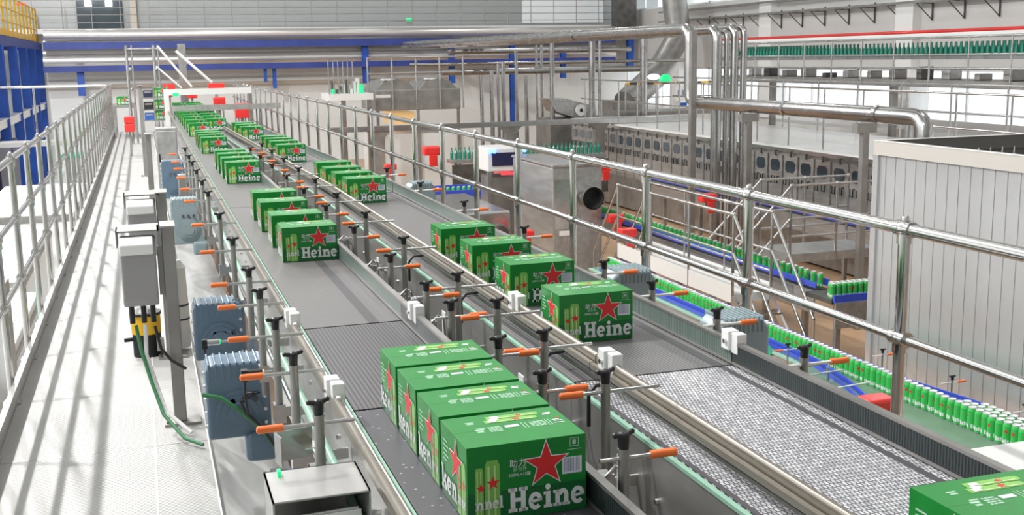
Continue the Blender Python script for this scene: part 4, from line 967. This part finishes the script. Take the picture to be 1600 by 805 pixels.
# ------------------------------------------------------------------ blue structure with yellow railing, left
r = root('blue_tower', 'tall blue steel structure at the left edge holding the yellow railed platform', 'structure', (-3.2, 20, 0))
for i, y in enumerate((2.6, 6.3, 9.6, 12.8, 15.6, 18.4, 21)):
    MB().box(-.11, .11, y-.12, y-.09, FZ, 2.1, 'blue_steel').box(-.11, .11, y+.09, y+.12, FZ, 2.1, 'blue_steel').box(-.012, .012, y-.09, y+.09, FZ, 2.1, 'blue_steel').build('column', r)
MB().box(-.15, .1, 0, 21.2, 2.1, 2.32, 'blue_beam').box(-3.2, .0, 20.9, 21.2, 2.1, 2.32, 'blue_beam').build('top_beam', r)
MB().box(-.08, .08, 0, 21.2, .16, .34, 'steel').box(-.1, .1, 0, 21.2, .34, .37, 'panel_white').build('middle_beam', r)
MB().box(-3.2, .0, 0, 21.2, 2.32, 2.36, 'blue_beam').build('deck', r)
for i, y in enumerate((1, 5, 9, 13, 17)):
    MB().path([(-.5, y, FZ+.4), (-.5, y, .9), (-.45, y+.3, 1.2), (-.45, y+.3, 2.1)], .05, 'panel_white', 8).build('pipe_riser', r)
r = root('yellow_railing', 'yellow safety railing on top of the blue steel structure at the left', 'railing', (-3.2, 20, 2.36))
MB().box(-.01, .01, 0, 21.2, 0, .16, 'yellow').build('toe_board', r)
for h in (1.06, .72, .38): MB().tube((0, 0, h), (0, 21.2, h), .024, 'yellow', 6).build('rail', r)
for i in range(20): MB().tube((0, .2+i*1.1, 0), (0, .2+i*1.1, 1.06), .03, 'yellow', 6).build('post', r)
r = root('blue_machine', 'dark navy machine block behind the blue columns at the left', 'machine', (-4.6, 27, FZ)); MB().box(0, 1.5, 0, 4, 0, 1.9, 'dark_navy').build('body', r, bevel=.03); MB().box(.1, 1.4, -.04, 0, .2, 1.4, 'navy').build('door', r)
# pipes inside the blue structure
for i, z in enumerate((.9, 1.4, -.3)):
    tag(MB().tube((-9, 25+i*3, z), (-3.5, 25+i*3, z), .16, 'panel_white', 10).build('white_pipe'), 'white pipe behind the blue columns, %s one' % ('middle', 'upper', 'lower')[i], 'pipe')
# white machines under the left railing
def white_unit(x0, x1, y0, y1, z, label, stripe=True):
    r = root('white_machine', label, 'machine', (0, 0, 0))
    MB().box(x0, x1, y0, y1, FZ+.02, z, 'wall_white').build('body', r, bevel=.015)
    MB().box(x0-.01, x1+.01, y0-.01, y1+.01, z-.16, z-.10, 'steel_dull').build('trim_band', r)
    if stripe: MB().box(x0+.1, x1-.1, y0+.2, y1-.2, z, z+.02, 'window_white').build('top_cover', r, bevel=.005)
white_unit(-4.2, -1.25, 5.6, 9.3, -1.15, 'wide white machine top nearest below the left railing')
white_unit(-3.9, -1.35, 10.0, 14.2, -1.05, 'second white machine below the left railing')
white_unit(-4.6, -1.6, 15.2, 19.8, -1.0, 'third white machine below the left railing')
white_unit(-2.95, -1.3, 21.0, 26.2, -.95, 'far white machine with grey edge below the left railing')
r = root('grey_control_box', 'grey control cabinet with hinged door standing below the left railing', 'cabinet', (-1.75, 8.7, 0))
MB().box(0, .38, 0, .5, -1.1, -.35, 'offwhite').build('body', r, bevel=.01); MB().box(.03, .35, -.012, 0, -1.05, -.4, 'steel').build('door', r); MB().tube((.3, -.03, -.8), (.3, -.03, -.7), .01, 'black', 6).build('handle', r)
r = root('grey_control_box', 'tall brushed steel panel standing behind the lower left railing posts', 'cabinet', (-1.45, 9.5, 0))
MB().box(0, .3, 0, .35, -1.15, -.1, 'brushed').build('body', r, bevel=.008); MB().box(.04, .26, -.01, 0, -1.05, -.2, 'steel').build('door', r)
tag(MB().tube((0, 0, 0), (.01, 0, .55), .018, 'green_plastic', 8).build('green_post', loc=(-1.0, 10.4, -.75)), 'short green upright just outside the left railing', 'post')
tag(MB().box(0, 3.3, 0, .06, 0, .1, 'steel_dull').build('bench_edge', loc=(-4.6, 20.3, -1.0)), 'grey steel edge bar in front of the far white machine', 'beam')
r = root('green_pallet', 'green and grey goods stacked beyond the left railing, far away', 'pallet load', (-2.0, 29.5, FZ))
MB().box(0, .9, 0, .9, 0, .15, 'green_plastic').build('pallet', r); MB().box(.05, .85, .05, .85, .15, 1.45, 'steel_dull').build('load', r, bevel=.02); MB().box(.0, .9, 0, .9, 1.45, 1.52, 'green_plastic').build('top_sheet', r)
# ------------------------------------------------------------------ far end of the lanes
r = root('lift_frame', 'tall steel lift frame with two uprights at the far end of the walkway', 'frame', (-.25, 24, 0))
for x in (0, .10, .52, .6): MB().tube((x, 0, 0), (x, 0, 1.97), .03 if x in (0, .52) else .018, 'steel', 8).build('upright', r)
MB().tube((0, 0, 1.9), (.6, 0, 1.9), .018, 'steel', 6).build('cross_bar', r)
for z in (1.1, 1.5): MB().ball((.05, 0, z), .035, 'polished', 8, 5).ball((.56, 0, z), .035, 'polished', 8, 5).build('clamp', r)
r = root('sloping_rails', 'pair of white sloping guide rails coming down to the far left lane', 'rails', (.35, 24, 0))
MB().box(-.02, .02, 0, .04, 0, 1.0, 'panel_white').build('hidden_post', r)
MB().tube((0, 0, 1.95), (.62, .0, 1.12), .025, 'panel_white', 8).build('rail', r); MB().tube((.35, 0, 1.85), (1.02, 0, 1.2), .03, 'panel_white', 8).build('rail', r); MB().tube((-.05, 0, 1.55), (.42, 0, 1.1), .02, 'panel_white', 8).build('rail', r)
tag(MB().box(-.09, .09, 0, .15, FZ, 2.05, 'steel').build('steel_post', loc=(.95, 28, 0)), 'square steel column rising behind the far end of the lanes', 'column')
r = root('portal_frame', 'white portal frame across the far end of both lanes', 'frame', (.5, 21.8, 0))
MB().box(-.13, 1.46, 0, .08, 1.02, 1.13, 'panel_white').build('lintel', r); MB().box(-.13, -.04, 0, .08, FZ, 1.02, 'panel_white').build('left_jamb', r); MB().box(1.40, 1.46, 0, .08, FZ, 1.02, 'steel').build('right_jamb', r)
MB().box(.03, .13, -.04, 0, 1.0, 1.06, 'green_glow').build('green_lamp', r)
r = root('guard_beam', 'grey lateral guard beam above the distant cartons', 'beam', (.52, 19.0, 0))
MB().box(-.08, 1.65, 0, .04, .84, .93, 'brushed').build('beam', r)
for x in (-.06, .72, 1.3, 1.6): MB().tube((x, 0, FZ), (x, 0, .84), .015, 'steel', 6).build('post', r)
for i, (x, y, z, w, h, t) in enumerate(((-.34, 20.8, .43, .17, .14, 'lower one stacked at the walkway far end'), (-.34, 20.8, .575, .17, .12, 'upper one stacked at the walkway far end'), (.45, 26.3, .87, .25, .28, 'left of the white portal frame'), (1.42, 26.3, 1.02, .35, .12, 'on top behind the white portal frame'),
        (1.30, 22.5, .72, .22, .22, 'behind the guard beam, left one'), (1.66, 22.0, .55, .25, .28, 'behind the guard beam, right one'), (.95, 26.3, .82, .22, .2, 'in the middle behind the portal frame'), (.22, 24.6, .5, .08, .34, 'narrow upright one left of the portal jamb'))):
    r = root('red_machine_cover', 'bright red machine cover, %s' % t, 'motor', (x, y, z), 0, 'red covers at the far end'); MB().box(0, w, 0, .25, 0, h, 'red_paint').build('cover', r, bevel=.015); (MB().box(w*.4, w*.6, .1, .16, -z if x < .2 else FZ-z, 0, 'steel_dull').build('stand', r) if i != 1 else None)
r = root('bottle_rack', 'steel shelf rack with green cartons and black crates at the far end', 'rack', (-.02, 22.2, 0))
for z in (.56, .76, .98): MB().box(0, .48, 0, .3, z-.02, z, 'steel').build('shelf', r)
for x in (0, .21, .455): MB().box(x, x+.02, -.02, .0, 0, 1.2, 'steel').build('upright', r)
for i, (x, z) in enumerate(((.205, .762), (.205, .982), (.205, .562))):
    put_carton(x-.02, 22.22, z, 0, 'green carton lying on the far shelf rack, %s' % ('middle shelf', 'top shelf', 'lower shelf')[i], 'cartons on the far shelf rack')
for i, (x, z, mm, t) in enumerate(((.03, .761, 'black', 'black crate on the middle shelf of the far rack'), (.03, .981, 'dark_navy', 'dark crate on the top shelf of the far rack'), (.03, .561, 'blue_crate', 'blue crate on the lower shelf of the far rack'))):
    tag(MB().box(0, .17, 0, .2, 0, .13, mm).box(.02, .15, -.004, 0, .08, .11, 'steel').build('crate', loc=(x-.02, 22.24, z), bevel=.006), t, 'crate')
for i in range(3): put_carton(-.55+i*.02, 26.3+i*.3, .72, 0, 'far green carton on the low table behind the lift frame, %s' % ORD[i], 'cartons behind the lift frame')
r = root('side_table', 'low steel table behind the lift frame at the far end', 'table', (-.65, 26, 0)); MB().box(0, .5, 0, 1.4, .66, .718, 'steel').build('top', r)
for x in (.02, .44): MB().box(x, x+.04, .02, .06, 0, .66, 'steel').build('leg', r); MB().box(x, x+.04, 1.3, 1.34, 0, .66, 'steel').build('leg', r)
tag(MB().box(0, .25, 0, .2, 0, .12, 'blue_crate').build('crate', loc=(.90, 25.0, .661), bevel=.01), 'bright blue box standing on the far belt behind the portal frame', 'box')
# right far : work platform with hazard tape, sign, green lamp
r = root('work_platform', 'far steel platform railing with black and yellow hazard tape', 'platform', (13.0, 29.4, 0))
MB().box(0, 3.6, 0, 1.5, -.1, 0, 'steel_dull').build('deck', r)
MB().box(0, 3.4, -.03, 0, .78, .84, 'hazard').build('hazard_tape', r)
for i in range(8): MB().tube((i*.48, 0, 0), (i*.48, 0, .8), .02, 'steel', 6).build('post', r)
MB().tube((0, 0, .42), (3.4, 0, .42), .018, 'steel', 6).build('rail', r)
for x in (.1, 3.3): MB().box(x, x+.1, .1, .2, FZ, -.1, 'steel_dull').build('leg', r)
o = MB().box(0, .46, 0, .02, 0, .42, 'white_plastic').build('white_sign', loc=(14.55, 29.34, .30)); tag(o, 'white sign board hanging on the far platform railing', 'sign')
tp = MB()
for i in range(3): tp.box(.06+i*.13, .14+i*.13, -.004, 0, .14, .30, 'print_bar')
tp.box(.1, .36, -.004, 0, -.16, -.06, 'blue_crate'); tp.build('sign_marks', o)
r = root('green_floodlight', 'glowing green and white signal light at the far right platform', 'lamp', (15.2, 32.2, .85)); MB().ball((.4, 0, 0), .2, 'green_glow', 12, 8, (1, .5, .8)).build('green_lens', r); MB().ball((0, 0, .08), .13, 'lamp_glow', 10, 6, (1.6, .5, .7)).build('white_lens', r); MB().tube((.2, .1, -2.95), (.2, .1, 0), .04, 'steel', 6).build('pole', r)
r = root('hopper_machine', 'grey machine with hopper and round disc between the far pipes', 'machine', (10.7, 29.3, 0))
MB().box(0, 2.2, 0, 1.2, FZ, -.1, 'steel_dull').prism([(0, .45), (.2, .1), (.8, -.1), (1.4, -.1), (1.4, .2), (.5, .45)], 'Y', .1, .9, 'brushed').build('body', r)
MB().tube((.9, -.05, .12), (.9, 0, .12), .16, 'panel_white', 18).tube((.9, -.06, .12), (.9, -.05, .12), .05, 'black', 12).build('disc', r)
r = root('inclined_duct', 'wide inclined grey steel duct rising behind the thick pipe', 'duct', (0, 0, 0))
MB().path([(14.6, 33, .1), (16.2, 34, 1.0), (17.2, 34.5, 2.2), (17.2, 35, 4)], .42, 'steel_dull', 16).build('tube', r)
MB().box(14.0, 15.2, 32.6, 33.6, FZ, .2, 'steel_dull').build('base_box', r)
r = root('far_bottle_line', 'far conveyor carrying green bottles behind the right railing', 'conveyor', (6.2, 23.2, 0))
MB().box(0, 3.6, 0, .4, -.62, -.55, 'brushed').build('belt', r); MB().box(0, 3.6, -.1, -.02, -1.4, -.65, 'dark_steel').build('skirt', r)
for x in (.1, 1.8, 3.4): MB().box(x, x+.06, .1, .16, FZ, -.62, 'steel_dull').build('leg', r)
for i in range(36):
    o = bt.copy(); COL.objects.link(o); o.location = (6.25+i*.098, 23.35, -.55); o['label'] = 'green bottle in the far file behind the right railing'; o['group'] = 'green bottles behind the railing'

for i, y in enumerate((15.6, 12.6)):
    tag(MB().box(-.045, .045, -.045, .045, 0, 2.66, 'steel_dull').box(-.15, .15, -.06, .06, 2.66, 2.78, 'steel_dull').build('pipe_support', loc=(9.0, y, FZ)), 'square steel support post under the thick forward pipe, %s one' % ('farther', 'nearer')[i], 'post')
